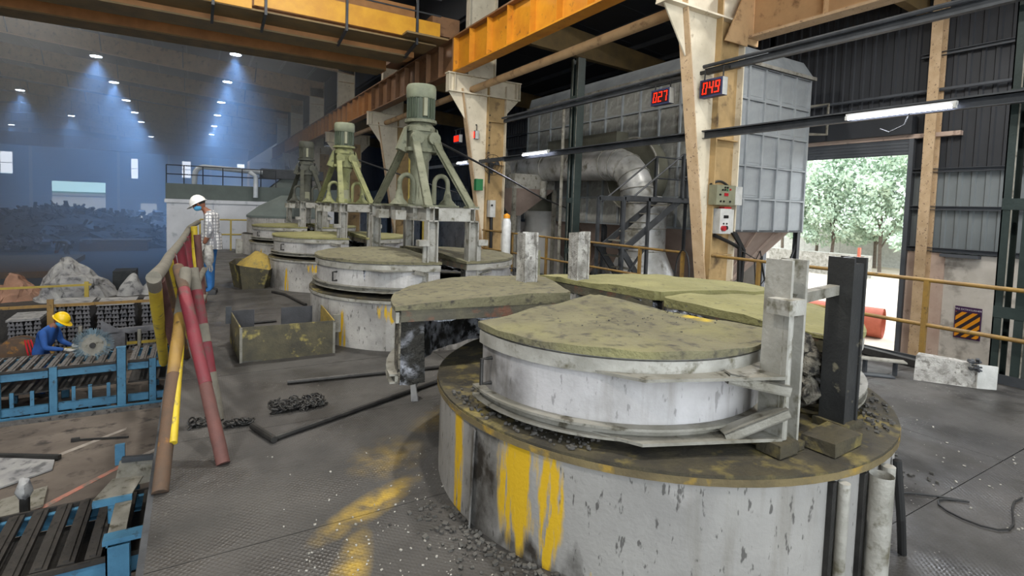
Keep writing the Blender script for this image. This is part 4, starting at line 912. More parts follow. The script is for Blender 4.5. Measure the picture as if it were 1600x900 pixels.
def arc(c, r, a0, a1, n, ax='yz'):
    return [(c[0], c[1]+r*math.cos(R(a0+(a1-a0)*k/n)), c[2]+r*math.sin(R(a0+(a1-a0)*k/n))) for k in range(n+1)]
t = thing('main_duct', 'thick silver duct bending down in front of the dust collector', 'duct', (9.6, 10, -2))
part('horizontal_run', MB().tube([(9.6, 17.5, 3.06), (9.6, 10.75, 2.92)], .41, 28), 'duct', t, True)
part('elbow', MB().tube(arc((9.6, 10.75, 2.07), .85, 90, 180, 14), .41, 28), 'duct', t, True)
part('down_pipe', MB().lathe([(.42, 2.1), (.55, 1.95), (.55, .75), (.78, .2), (.85, -2)], (9.72, 9.75, 0), 32), 'duct', t, True)
for y in (11.0, 12.4, 13.8, 15.2, 16.6): part('seam_ring', MB().tube([(9.6+.425*math.cos(R(15*k)), y, 2.925+(y-10.75)*.0207+.425*math.sin(R(15*k))) for k in range(24)], .014, 6, closed=True), 'galv', t)
for z in (1.92, 1.3, .74): part('seam_ring', MB().tube([(9.72+.56*math.cos(R(15*k)), 9.75+.56*math.sin(R(15*k)), z) for k in range(24)], .014, 6, closed=True), 'galv', t)
for a in (100, 122, 145, 168):
    c = arc((9.6, 10.75, 2.07), .85, a, a, 1)[0]; d = Vector((0, math.cos(R(a)), math.sin(R(a))))
    part('seam_ring', MB().tube([Vector(c)+Vector((1, 0, 0))*.425*math.cos(R(15*k))+d*.425*math.sin(R(15*k)) for k in range(24)], .012, 6, closed=True), 'galv', t)
t = thing('blower', 'olive round blower casing behind the duct elbow', 'blower', (10.2, 10.3, 2))
part('casing', MB().tube([(10.02, 10.6, 2.7), (10.42, 10.6, 2.7)], [.95, .95], 36), 'ductolive', t, True)
part('rim', MB().tube([(10.03+0*k, 10.6+.96*math.cos(R(10*k)), 2.7+.96*math.sin(R(10*k))) for k in range(36)], .03, 6, closed=True), 'galv', t)
part('outlet', MB().mm((10.0, 11.2, 2.9), (10.42, 14.5, 3.9)), 'ductolive', t)
t = thing('dust_hopper', 'primer pink hopper with pointed bottom behind the second furnace', 'hopper', (9, 14, 0))
part('rim_box', MB().mm((8.4, 13.9, 2.3), (9.9, 15.2, 2.75)), 'galv', t)
part('cone', MB().add([(8.4, 13.9, 2.3), (9.9, 13.9, 2.3), (9.9, 15.2, 2.3), (8.4, 15.2, 2.3), (8.72, 14.4, 1.45), (8.95, 14.4, 1.45), (8.95, 14.7, 1.45), (8.72, 14.7, 1.45)], [(0, 1, 5, 4), (1, 2, 6, 5), (2, 3, 7, 6), (3, 0, 4, 7), (4, 5, 6, 7)]), 'hopper', t)
part('spout', MB().tube([(8.83, 14.55, 1.45), (8.83, 14.55, -2)], .1, 10), 'galv', t)
for p in ((8.4, 13.9), (9.9, 13.9)): part('leg', MB().bar((p[0], p[1], -2), (p[0], p[1], 2.3), .1, .1), 'galv_b', t)
part('elbow_pipe', MB().tube([(8.5, 15, 3.5), (8.3, 14.6, 3.2), (8.2, 14.2, 2.8)], .22, 16), 'galv', t, True)
part('vent', MB().tube([(9.4, 13.8, 2.0), (9.4, 13.8, 2.55)], .11, 14), 'galv', t, True)
t = thing('storage_tank', 'white round tank with an olive cone top behind the second hood', 'tank', (10, 15.3, -2))
part('shell', MB().lathe([(.62, -2), (.62, 1.62)], (10.45, 15.3, 0), 28), 'tankw', t, True)
part('cone_top', MB().lathe([(.64, 1.62), (.2, 2.35), (.2, 2.6)], (10.45, 15.3, 0), 28), 'ductolive', t, True)
t = thing('storage_tank', 'white square bunker under the pink hopper', 'tank', (9.4, 16, -2))
part('shell', MB().mm((8.6, 15.4, -2), (9.6, 16.6, 1.5)), 'white', t); part('top', MB().mm((8.55, 15.35, 1.5), (9.65, 16.65, 1.6)), 'ductolive', t)
t = thing('access_stair', 'dark steel stair with landing and railings in front of the silver duct', 'stair', (8.6, 8.6, -2))
for y in (8.25, 8.95):
    part('stringer', MB().bar((7.75, y, .95), (9.35, y, 2.02), .04, .13), 'darkgrey', t)
    part('stringer', MB().bar((8.9, y, -.6), (7.6, y, .95), .04, .13), 'darkgrey', t)
for k in range(5): part('tread', MB().mm((7.86+k*.3, 8.26, 1.05+k*.2), (8.06+k*.3, 8.94, 1.075+k*.2)), 'galv_b', t)
for k in range(5): part('tread', MB().mm((7.75+k*.23, 8.26, .72-k*.27), (7.95+k*.23, 8.94, .745-k*.27)), 'galv_b', t)
part('landing', MB().mm((7.5, 8.2, .93), (7.9, 9.0, .97)), 'darkgrey', t)
part('landing', MB().mm((9.2, 8.2, 1.98), (10.4, 9.0, 2.03)), 'darkgrey', t)
for y in (8.2, 9.0): part('landing_beam', MB().mm((7.6, y-.03, 1.93), (10.4, y+.03, 2.03)), 'darkgrey', t)
for (x, y, a, b) in ((7.6, 8.2, -2, 2.0), (8.3, 8.2, -2, 2.0), (7.6, 9.0, -2, 2.0), (10.35, 8.2, -2, 3.0), (9.3, 8.2, 2.0, 3.0), (10.35, 9.0, -2, 3.0), (9.3, 9.0, 2, 3.0), (8.3, 9, -2, 2)): part('post', MB().bar((x, y, a), (x, y, b), .06, .06), 'darkgrey', t)
for z in (2.5, 3.0):
    for y in (8.2, 9.0): part('hand_rail', MB().tube([(9.3, y, z), (10.4, y, z)], .02, 6), 'darkgrey', t)
for y in (8.2, 9.0): part('hand_rail', MB().tube([(7.7, y, 1.9), (9.3, y, 3.0)], .02, 6), 'darkgrey', t)
part('brace', MB().bar((7.6, 8.2, .2), (8.3, 8.2, 1.0), .04, .04).bar((7.6, 8.2, .95), (8.3, 8.2, .95), .05, .06).bar((7.6, 8.2, .45), (8.3, 8.2, .35), .04, .04), 'darkgrey', t)
t = thing('tall_guard_rail', 'small yellow guard frame standing behind the tallest mixer', 'railing', (7.0, 17.4, 0))
for x in (6.35, 6.9): part('post', MB().bar((x, 17.5, 0), (x, 17.5, 3.4), .05, .05), 'railyel2', t)
for z in (2.4, 3.35): part('rail_pipe', MB().tube([(6.35, 17.5, z), (6.9, 17.5, z+.1)], .03, 8), 'railyel2', t)
solo('rag_heap', MB().lathe([(.35, 0), (.3, .12), (.15, .3), (.03, .36)], (6.9, 6.7, 0), 16).jitter(.12, 4, 3), 'pinkwall', 'crumpled pinkish sheet heap by the guard rail behind the back hoods', 'sheet', (6.9, 6.7, 0), smooth=True)
solo('panel_box', MB().mm((6.4, 10.0, 0), (6.8, 10.2, .75)), 'panelgrey', 'low olive box with a red button behind the right hood of the second furnace', 'control box', (6.6, 10.1, 0))
for (x, y, m, lab) in ((7.05, 12.0, 'orange', 'small orange and white drum by the rail behind the tallest mixer'),):
    t = thing('gas_bottle', lab, 'bottle', (x, y, 0))
    part('body', MB().lathe([(.12, 0), (.12, 1.3), (.08, 1.42)], (x, y, 0), 14), 'white', t, True); part('cap', MB().lathe([(.09, 1.42), (.09, 1.5), (.0, 1.55)], (x, y, 0), 12), m, t, True)

# ------------------------------------------------------------------ outside the roller door
solo('waste_pipe', MB().tube([(18.6, 8.1, -1.55), (17.9, 10.6, -1.55)], .47, 28, cap=False).tube([(18.6, 8.1, -1.55), (17.9, 10.6, -1.55)], .40, 28, cap=False), 'orangepipe', 'big terracotta pipe lying on the ground outside the roller door', 'pipe', (18.3, 9.3, -2.03), smooth=True)
bw = thing('boundary_wall', 'pale boundary wall behind the trees outside the roller door', 'wall', (47, 24, -2))
for k in range(12): part('wall_panel', MB().mm((46.9, 6+k*3.02, -2.03), (47.1, 9+k*3.02, .9)), 'white', bw)
def tree(x, y, h, r, label, seed):
    rnd = random.Random(seed); t = thing('tree', label, 'tree', (x, y, -2.03), group='trees outside the roller door')
    part('trunk', MB().tube([(x, y, -2.03), (x+rnd.uniform(-.2, .2), y, 0), (x+rnd.uniform(-.4, .4), y+.2, h*.5)], [.13, .11, .06], 8), 'trunk', t, True)
    for k in range(3): part('branch', MB().tube([(x, y, -.3+.4*k), (x+rnd.uniform(-1, 1), y+rnd.uniform(-1.5, 1.5), 1.6+k)], [.06, .03], 6), 'trunk', t)
    mb = MB()
    cl = [(x+rnd.gauss(0, r*.45), y+rnd.gauss(0, r*.55), rnd.uniform(.2, h), rnd.uniform(.5, 1.1)) for _ in range(46)]
    for (a, b, c, q) in cl:
        for _ in range(125):
            d = Vector((rnd.gauss(0, 1), rnd.gauss(0, 1), rnd.gauss(0, 1))).normalized()*q*rnd.uniform(.75, 1.05)
            p = Vector((a, b, c))+d; u = Vector((rnd.gauss(0, 1), rnd.gauss(0, 1), rnd.gauss(0, 1))).normalized(); w = u.cross(d).normalized()
            s = rnd.uniform(.09, .2); mb.add([p-u*s, p+w*s*.6, p+u*s, p-w*s*.6], [(0, 1, 2, 3)])
    f = part('foliage', mb, 'leaf', t); f['kind'] = 'stuff'
for i, (x, y, h, r, lab) in enumerate(((41, 15.5, 6.6, 2.6, 'leafy tree outside by the right jamb of the roller door'), (42, 18.8, 7, 2.7, 'leafy tree outside, right of the middle of the door opening'), (42, 22.2, 6.8, 2.7, 'leafy tree outside in the middle of the door opening'), (41, 25.5, 6.9, 2.7, 'leafy tree outside by the dust collector edge'), (45, 20.5, 9, 2.8, 'taller leafy tree behind the others outside the door'), (45, 25, 9, 2.8, 'taller leafy tree at the back left of the door opening'), (45, 16, 9, 2.8, 'taller leafy tree at the back right of the door opening'))):
    tree(x, y, h, r, lab, i)
solo('site_cabin', MB().mm((36, 17, -2.03), (37, 26, -.6)), 'galv', 'low pale long bench outside under the trees', 'bench', (36.5, 21, -2.03))
solo('marker_post', MB().mm((30, 14.4, -2.03), (30.12, 14.52, .2)), 'orangepipe', 'reddish marker post standing outside in front of the trees', 'post', (30, 14.4, -2.03))
t = thing('far_shed', 'pale shed outside the far door, cyan roof and white wall', 'building', (-14, 135, -2))
part('wall', MB().mm((-40, 134, -2), (20, 136, 1.8)), 'white', t); part('roof', MB().extr([(-40, 132, 1.8), (20, 132, 1.8), (20, 142, 5.2), (-40, 142, 5.2)], (0, 0, .1)), plain('cyan_roof', 'a5d5da', .5), t); part('gutter', MB().mm((-40, 131.9, 1.7), (20, 132.1, 2.0)), 'greenp', t)
# ------------------------------------------------------------------ on the platform, left side
t = thing('pole_barrier', 'barrier of leaning red, yellow and dusty pipes along the left platform edge', 'barrier', (-.15, 6, 0))
def pole(pts, r, bands, nm='pole'):
    # bands: list of (fraction, material) along a straight or bent pipe; each colour band is a part
    P = [Vector(p) for p in pts]; L = [0]
    for i in range(len(P)-1): L.append(L[-1]+(P[i+1]-P[i]).length)
    def at(s):
        s *= L[-1]
        for i in range(len(P)-1):
            if s <= L[i+1]+1e-6: return P[i].lerp(P[i+1], (s-L[i])/(L[i+1]-L[i]))
        return P[-1]
    a = 0
    for b, m in bands:
        n = 5 if len(P) == 2 else 9
        part(nm, MB().tube([at(a+(b-a)*k/n) for k in range(n+1)], r, 12).jitter(.004, 8, b*10), m, t, True); a = b
pole([(-.16, 3.55, 0), (-.045, 4.9, 1.12)], .043, [(.45, 'polebrown'), (.74, 'railyel'), (1, 'polegrey')])
pole([(-.10, 3.75, .2), (-.06, 4.6, .85)], .022, [(1, 'poleyel')])
pole([(.17, 3.77, 0), (-.04, 4.5, .95), (-.10, 5.1, 1.12)], .042, [(.3, 'polemaroon'), (.75, 'polered'), (1, 'polebrown')])
pole([(.17, 4.55, 0), (.0, 5.0, 1.12)], .042, [(.3, 'polegrey'), (.5, 'polered'), (.62, 'polegrey'), (.85, 'polered'), (1, 'polegrey')])
pole([(-.22, 4.2, 1.16), (-.26, 6.6, -.05)], .042, [(.08, 'polegrey'), (1, 'poleyel')])
pole([(-.22, 4.2, 1.16), (-.2, 5.3, 1.12), (-.2, 6.3, 1.1), (-.12, 8.7, 1.1), (-.05, 11.6, 1.13), (.1, 12.5, 1.2)], .045, [(.55, 'polegrey'), (.8, 'polegrey'), (1, 'polegrey')], 'top_pipe')
for a, b, r, m in (((-.2, 5.9, 1.1), (-.10, 7.4, 0), .045, 'poleyel'), ((-.19, 6.4, 1.1), (-.06, 7.6, 0), .045, 'polered'), ((-.14, 8.0, 1.1), (-.0, 8.3, 0), .055, 'polered'), ((-.10, 9.0, 1.12), (.03, 9.0, 0), .06, 'polered'),
                   ((-.05, 11, 1.12), (-.02, 10.6, .1), .045, 'polered'), ((.02, 10.6, 1.2), (.07, 10.6, 0), .05, 'poleyel'), ((.06, 9.9, 1.1), (.15, 9.8, 0), .05, 'polemaroon'), ((-.21, 4.6, 1.1), (-.12, 6.2, 0), .04, 'polemaroon'), ((-.2, 5.1, 1.1), (-.05, 6.5, 0), .035, 'polebrown')):
    pole([a, b], r, [(1, m)])
pole([(.0, 8.3, .42), (.16, 9.8, .55)], .04, [(1, 'polegrey')], 'low_brace')
pole([(.02, 8.4, .05), (.18, 10.0, .12)], .04, [(1, 'polegrey')], 'low_brace')

def open_bin(label, x0, y0, x1, y1, h):
    t = thing('scrap_bin', label, 'bin', ((x0+x1)/2, (y0+y1)/2, 0))
    part('front_plate', MB().mm((x0, y0, .0), (x1, y0+.012, h)).jitter(.004, 6, 1), 'bin', t)
    part('side_plate', MB().extr([(x0, y0, 0), (x0-.04, y1, 0), (x0-.04, y1, h), (x0, y0, h)], (.012, 0, 0)), 'bin', t)
    part('side_plate', MB().extr([(x1, y0, 0), (x1-.02, y1, 0), (x1-.02, y1, h+.1), (x1, y0, h)], (-.012, 0, 0)), 'ydust', t, label='yellow dusted side plate')
    part('floor_sheet', MB().mm((x0, y0, .005), (x1-.03, y1, .012)), 'binin', t)
    part('back_stub', MB().mm((x0-.03, y1-.012, 0), (x0+.22, y1, h)), 'binin', t)
    part('back_stub', MB().mm((x0+.52, y1-.012, 0), (x1-.02, y1, h)), 'binin', t)
    part('lift_lug', MB().box((x0-.06, y1-.1, h-.03), (.06, .04, .2)), 'darkgrey', t)
    part('lift_lug', MB().box((x1+.05, y0+.12, h-.06), (.08, .035, .2)), 'galv_b', t)
    part('lift_lug', MB().box((x1-.01, y1-.12, h+.1), (.05, .05, .14)), 'ydust', t)
    part('corner_angle', MB().mm((x0-.005, y0-.006, 0), (x0+.02, y0, h)).mm((x1-.02, y0-.006, 0), (x1+.005, y0, h)), 'galv_b', t)
open_bin('open rectangular steel bin with a yellow splash on its front plate', .42, 6.07, 1.37, 7.05, .37)
t = thing('dust_bin', 'angular steel trough heaped with yellow dust, behind the open bin', 'bin', (1.1, 11.6, 0))
bp = [(.68, 11.5), (.80, 11.06), (1.17, 11.08), (1.48, 11.75), (1.3, 12.3), (.8, 12.2)]; tp = [(.60, 11.55), (.74, 10.98), (1.25, 11.0), (1.62, 11.85), (1.4, 12.45), (.75, 12.3)]
for i in range(6):
    j = (i+1) % 6; h = .46
    part('trough_plate', MB().extr([bp[i]+(.0,), bp[j]+(.0,), tp[j]+(h-(.1 if j == 2 else 0),), tp[i]+(h-(.1 if i == 2 else 0),)], (0.004, .012, 0)), 'bin', t)
part('trough_floor', MB().prism(bp, .01, .02), 'binin', t)
mb = MB().lathe([(.43, .33), (.3, .46), (.15, .60), (.03, .68)], (1.12, 11.62, 0), 24).jitter(.05, 5, 2)
part('dust_heap', mb, 'ydust', t, True)
solo('steel_rod', MB().tube([(.75, 5.18, .02), (2.29, 5.02, .02)], .02, 8), 'rodsteel', 'black rod lying across the platform behind the longer slanting rod', 'rod', (1.5, 5.1, 0))
solo('steel_rod', MB().tube([(.50, 3.98, .02), (2.12, 4.67, .02)], .02, 8), 'rodsteel', 'long black rod slanting toward the foreground furnace', 'rod', (1.3, 4.3, 0))
solo('steel_rod', MB().tube([(.38, 4.26, .025), (.49, 3.94, .025)], .024, 10), 'rodsteel', 'short black tube end left of the long slanting rod', 'rod', (.43, 4.1, 0))
solo('steel_rod', MB().tube([(1.57, 9.0, .02), (1.42, 10.1, .02), (1.25, 10.5, .02)], .025, 8), 'rodsteel', 'bent rod on the floor between the two bins', 'rod', (1.4, 9.8, 0))
solo('steel_rod', MB().tube([(.55, 7.9, .02), (1.0, 7.95, .02)], .02, 8), 'rodsteel', 'black rod on the floor behind the open bin', 'rod', (.8, 7.9, 0))
def chain(name, label, c, n, sx, sy, seed, hz=.04):
    rnd = random.Random(seed); mb = MB()
    for k in range(n):
        p = Vector((c[0]+rnd.uniform(-sx, sx), c[1]+rnd.uniform(-sy, sy), .012+rnd.uniform(0, hz)))
        a = rnd.uniform(0, 6.28); u = Vector((math.cos(a), math.sin(a), rnd.uniform(-.5, .5))).normalized(); w = u.cross(Vector((rnd.uniform(-1, 1), rnd.uniform(-1, 1), 1))).normalized()
        mb.tube([p+u*.034*math.cos(R(45*j))+w*.02*math.sin(R(45*j)) for j in range(8)], .007, 5, closed=True)
    o = solo(name, mb, 'rodsteel', label, 'chain', (c[0], c[1], 0)); o['kind'] = 'stuff'
chain('chain_heap', 'heap of black chain lying beside the long slanting rod', (.75, 4.58), 150, .2, .1, 3)
chain('chain_length', 'short black chain between the feet of the red poles, left bit', (.05, 4.5), 26, .07, .035, 4, .02)
chain('chain_length', 'short black chain right of the red pole foot', (.30, 4.38), 26, .09, .025, 5, .02)
t = thing('rag', 'white rag draped over a small stub near the end of the slanting rod', 'rag', (1.68, 4.35, 0))
part('cloth', MB().lathe([(.02, .08), (.06, .12), (.05, .18), (.01, .2)], (1.68, 4.4, 0), 10).jitter(.03, 14, 2), 'bagw', t, True)
part('tail', MB().extr([(1.62, 4.28, 0), (1.67, 4.26, 0), (1.68, 4.36, .14), (1.64, 4.37, .14)], (.012, .012, 0)).jitter(.01, 14, 1), 'bagw', t)
def scatter(name, m, label, cat, n, fn, s0, s1, seed):
    rnd = random.Random(seed); mb = MB()
    for k in range(n):
        x, y, z = fn(rnd); s = rnd.uniform(s0, s1)
        mb.box((x, y, z+s*.3), (s*rnd.uniform(.6, 1.3), s*rnd.uniform(.5, 1), s*.6), m=Matrix.Rotation(rnd.uniform(0, 6.28), 3, 'Z') @ Matrix.Rotation(rnd.uniform(-.6, .6), 3, 'X'))
    me = mb.mesh(name); me.materials.append(M[m]); o = bpy.data.objects.new(name, me); COL.objects.link(o); o['kind'] = 'stuff'; return tag(o, label, cat)
def near_drum(rnd):
    a = rnd.uniform(175, 250); r = 1.42+abs(rnd.gauss(0, .13)); x, y = pol(c1, a, r); return x, y, 0
scatter('rubble', 'rubble', 'grey rubble lying along the foot of the foreground drum', 'rubble', 420, near_drum, .008, .028, 11)
scatter('rubble', 'rubble', 'grey rubble right of the foreground drum', 'rubble', 260, lambda r: pol(c1, r.uniform(-40, 5), 1.43+abs(r.gauss(0, .22)))+(0,), .008, .026, 12)
scatter('paint_chips', 'chipstone', 'white chips scattered on the platform at bottom centre', 'chips', 260, lambda r: (.4+abs(r.gauss(.35, .4)), 1.6+abs(r.gauss(.4, .7)), 0), .004, .012, 13)
scatter('paint_chips', 'chipstone', 'white chips scattered on the platform right of the foreground drum', 'chips', 80, lambda r: (3.9+abs(r.gauss(.4, .7)), .9+abs(r.gauss(.5, .8)), 0), .005, .014, 14)
scatter('lid_grit', 'rubble', 'loose grit on the lid of the foreground hood', 'grit', 120, lambda r: (2.3+r.gauss(0, .22), 2.4+r.gauss(0, .18), 1.073), .004, .010, 16)
scatter('rim_debris', 'rubble', 'loose grit on the rim of the foreground drum', 'grit', 300, lambda r: pol(c1, r.choice((r.uniform(170, 215), r.uniform(-75, -20))), r.uniform(1.22, 1.39))+(.60,), .006, .022, 15)
solo('wire_loop', MB().tube([(3.62+.26*math.sin(k*.33)+.03*k, 1.45-.022*k+.1*math.cos(k*.6), .01) for k in range(22)], .006, 5), 'cable', 'thin black wire curling on the floor right of the foreground drum', 'wire', (3.9, 1.3, 0), smooth=True)

# ------------------------------------------------------------------ white block beyond the furnaces
t = thing('utility_block', 'white walled block with grey parapet beyond the farthest furnace', 'building', (2, 24, -2))
for k in range(4): part('wall_panel', MB().mm((-.74+k*1.35, 21, -2), (.60+k*1.35, 21.12, 1.5)), 'whiteblock', t)
part('wall_panel', MB().mm((-.74, 21.12, -2), (-.64, 27, 1.5)), 'whiteblock', t)
part('ledge', MB().mm((-.8, 20.92, 1.5), (4.8, 27, 1.62)), 'whiteblock', t)
part('parapet', MB().mm((-.77, 20.97, 1.62), (4.75, 27, 2.14)), 'greyband', t)
for z in (2.45, 2.75): part('hand_rail', MB().tube([(-.75, 21.1, z), (2.6, 21.1, z)], .02, 6), 'darkgrey', t)
for x in (-.75, -.25, .3, .9, 1.5, 2.1, 2.6): part('rail_post', MB().tube([(x, 21.1, 2.14), (x, 21.1, 2.76)], .02, 6), 'darkgrey', t)
solo('vent_pipe', MB().tube([(.05, 21.6, 2.14), (.06, 21.6, 2.4)]+[(.36-.3*math.cos(R(15*k)), 21.6, 2.45+.32*math.sin(R(15*k))) for k in range(7)]+[(2.2, 21.6, 2.68)], .085, 14), 'bluepipe', 'pale bent pipe running on top of the white block', 'pipe', (.05, 21.6, 2.14), smooth=True)
solo('vent_pipe', MB().tube([(1.9, 20.7, 1.75), (1.9, 20.7, 2.5), (1.75, 20.9, 2.62)], .08, 12), 'bluepipe', 'short pale upright pipe at the right of the block railing', 'pipe', (1.9, 20.7, 1.7), smooth=True)
t = thing('roof_hopper', 'grey blue sloped hopper on the white block behind the soot dark mixer', 'hopper', (3.2, 22, 2.14))
part('cone', MB().add([(2.0, 21.3, 1.7), (4.4, 21.3, 1.7), (4.4, 23, 1.7), (2.0, 23, 1.7), (2.9, 21.9, 2.5), (3.5, 21.9, 2.5), (3.5, 22.4, 2.5), (2.9, 22.4, 2.5)], [(0, 1, 5, 4), (1, 2, 6, 5), (2, 3, 7, 6), (3, 0, 4, 7), (4, 5, 6, 7), (0, 1, 2, 3)]), 'greyband', t)
part('top_box', MB().mm((2.2, 21.8, 2.5), (4.4, 22.6, 2.85)), 'darkgrey', t)
t = thing('guard_rail', 'yellow guard rail in front of the white block', 'railing', (1.3, 19.6, 0))
for z in (1.0, .52): part('rail_pipe', MB().tube([(.2, 19.6, z), (2.2, 19.6, z)], .024, 8), 'railyel2', t)
for x in (.2, 1.07, 2.0): part('post', MB().bar((x, 19.6, 0), (x, 19.6, 1.0), .05, .05), 'railyel2', t)
solo('gauge_box', MB().mm((1.15, 18.4, 0), (1.5, 18.6, .45)), 'galv', 'small pale box behind the yellow dust bin', 'box', (1.3, 18.5, 0))

# ------------------------------------------------------------------ the ground floor on the left
def slat_table(label, x0, x1, y0, y1, z, posts, n, slm, shelf=True):
    t = thing('slat_table', label, 'table', ((x0+x1)/2, (y0+y1)/2, -2), group='blue slat tables')
    for y in (y0, y1): part('top_rail', MB().channel((x0, y, z-.09), (x1, y, z-.09), .06, .14, side=1 if y == y0 else -1), 'blue', t)
    d = (x1-x0)/n; sm = MB().mm((-d*.32, y0-.02, z-.02), (d*.32, y1+.02, z+.02)).mm((-d*.12, y0, z+.02), (d*.12, y1, z+.035)).mesh('slat'); sm.transform(Matrix.Translation(-Vector(t.location)+Vector(((x0+x1)/2, 0, 0)))); sm.materials.append(M[slm])
    for k in range(n): instance('slat', sm, t, (x0+d*(k+.5)-(x0+x1)/2, random.uniform(-.02, .02), random.uniform(-.006, .006)))
    for a, b in ((y0-.045, y0-.02), (y1+.02, y1+.045)): part('side_chain', MB().mm((x0, a, z-.02), (x1, b, z+.02)), 'slat_d', t)
    if shelf:
        part('shelf', MB().mm((x0, y0+.02, z-.40), (x1, y1, z-.37)), 'slat_d', t)
        part('low_rail', MB().channel((x0, y0, z-.66), (x1, y0, z-.66), .05, .13), 'blue', t)
    else: part('slat_gap_shade', MB().mm((x0, y0+.02, z-.2), (x1, y1, z-.18)), 'slat_d', t)  # dark sheet added so the gaps between slats look shaded
    for x in posts:
        part('leg', MB().channel((x, y0-.03, -2), (x, y0-.03, z+.02), .11, .07, .01, (0, 1, 0)), 'blue', t)
        part('leg', MB().channel((x, y1+.03, -2), (x, y1+.03, z), .11, .07, .01, (0, 1, 0)), 'blue', t)
    return t
T1 = slat_table('long blue framed slat table with grey slats at the left, worker behind it', -3.9, -1.12, 11.3, 12.2, -1.2, (-3.6, -2.68, -1.98), 17, 'slat')
for x in (-2.5, -2.25, -1.72, -1.5, -1.25): part('stub_leg', MB().mm((x-.025, 11.29, -1.95), (x+.025, 11.31, -1.55)), 'blue', T1)
slat_table('shorter blue slat table right of the tall blue post, half behind the poles', -.98, -.26, 11.35, 12.3, -1.22, (-.62,), 5, 'slat')
t = thing('blue_post', 'tall blue channel post between the two slat tables', 'post', (-1.06, 11.22, -2))
part('channel', MB().channel((-1.06, 11.2, -2), (-1.06, 11.2, -.93), .13, .09, .01, (0, 1, 0)), 'blue', t)
part('cap', MB().mm((-1.13, 11.15, -.93), (-.99, 11.26, -.92)), 'blue', t)
for y in (11.12, 10.98): solo('floor_rail', MB().bar((-4, y+.15, -1.965), (-.3, y, -1.965), .05, .07), 'blue' if y > 11 else 'slat', 'blue floor rail in front of the long slat table' if y > 11 else 'dark floor rail nearest the viewer before the long slat table', 'rail', (-2, y, -2))
slat_table('dark near slat table at the bottom left corner', -1.75, -.27, 5.15, 6.15, -1.2, (-1.6,), 9, 'slat_d', False)
t = thing('blue_post', 'thick blue channel post standing at the near slat table, bottom left', 'post', (-.5, 5.0, -2))
part('channel', MB().channel((-.5, 5.0, -2), (-.5, 5.0, -1.02), .15, .12, .012, (0, 1, 0)), 'blue', t)
part('arm', MB().mm((-.60, 4.98, -1.02), (-.25, 5.10, -.98)), 'blue', t)
part('back_arm', MB().mm((-.58, 5.08, -1.01), (-.46, 5.6, -.99)), 'galv_b', t)
t = thing('blue_bracket', 'blue tee bracket lying over the near slat table', 'bracket', (-.6, 5.7, -1.2))
part('plate', MB().mm((-.74, 5.6, -1.0), (-.46, 5.66, -.95)), 'blue', t)
part('top_plate', MB().extr([(-.74, 5.64, -.955), (-.46, 5.64, -.955), (-.40, 5.95, -.955), (-.64, 6.0, -.955)], (0, 0, .012)), 'galv_b', t)
part('stub', MB().tube([(-.6, 5.62, -1.0), (-.6, 5.62, -1.16)], .035, 12), 'blue', t, True)
t = thing('blue_bracket', 'upright blue and grey angle bracket beyond the near slat table', 'bracket', (-.5, 6.4, -2))
part('web', MB().extr([(-.66, 6.2, -1.15), (-.3, 6.25, -1.15), (-.3, 6.4, -.93), (-.62, 6.35, -.93)], (0, .012, 0)), 'galv_b', t)
part('blue_tab', MB().mm((-.66, 6.38, -.98), (-.58, 6.42, -.78)), 'blue', t)
part('top_angle', MB().bar((-.6, 6.35, -.92), (-.28, 6.3, -.93), .04, .05), 'darkgrey', t)
part('leg', MB().bar((-.5, 6.4, -2), (-.5, 6.4, -1.1), .08, .06), 'blue', t)
solo('cover_sheet', MB().extr([(-2.35, 9.75, -1.99), (-1.63, 9.3, -1.99), (-1.6, 9.0, -1.99), (-2.05, 8.7, -1.99), (-2.5, 8.9, -1.99)], (0, 0, .02)), 'bagw', 'white speckled sheet lying on the ground by the left edge', 'sheet', (-2, 9.2, -2))
solo('floor_angle', MB().bar((-2.5, 9.85, -1.96), (-1.58, 9.33, -1.96), .06, .06), 'rodsteel', 'dark angle bar along the edge of the white sheet', 'steel section', (-2, 9.6, -2))
solo('floor_angle', MB().bar((-1.5, 9.95, -1.98), (-.84, 9.74, -1.98), .025, .025).box((-1.5, 9.94, -1.97), (.1, .05, .05)), 'rodsteel', 'thin dark bar on the ground beside the red painted line', 'steel section', (-1.2, 9.85, -2))
solo('loose_sheet', MB().extr([(-1.95, 8.3, -1.98), (-1.55, 8.45, -1.98), (-1.5, 7.95, -1.98), (-1.9, 7.8, -1.98)], (0, 0, .03)), 'galv_b', 'grey sheet lying below the white speckled sheet', 'sheet', (-1.7, 8.1, -2))
t = thing('rag', 'white rag tied on a dark stub at the back of the near slat table', 'rag', (-1.4, 6.6, -2))
part('stub', MB().tube([(-1.36, 6.5, -2), (-1.36, 6.5, -1.18)], .04, 8), 'rodsteel', t); part('cloth', MB().lathe([(.03, -1.22), (.07, -1.12), (.05, -1.02), (.01, -.98)], (-1.36, 6.5, 0), 10).jitter(.03, 15, 4), 'bagw', t, True)
t = thing('scrap_lump', 'lump of grey scrap plates at the left edge by the near slat table', 'scrap', (-1.75, 6.3, -2))
rn = random.Random(5); mb = MB()
for k in range(26): mb.box((-1.78+rn.uniform(-.2, .16), 6.3+rn.uniform(-.3, .3), -1.55+rn.uniform(-.4, .35)), (rn.uniform(.1, .3), rn.uniform(.05, .2), rn.uniform(.02, .12)), m=Matrix.Rotation(rn.uniform(0, 3), 3, 'Z') @ Matrix.Rotation(rn.uniform(-.8, .8), 3, 'X'))
o = part('scrap_plates', mb, 'ingot', t); o['kind'] = 'stuff'
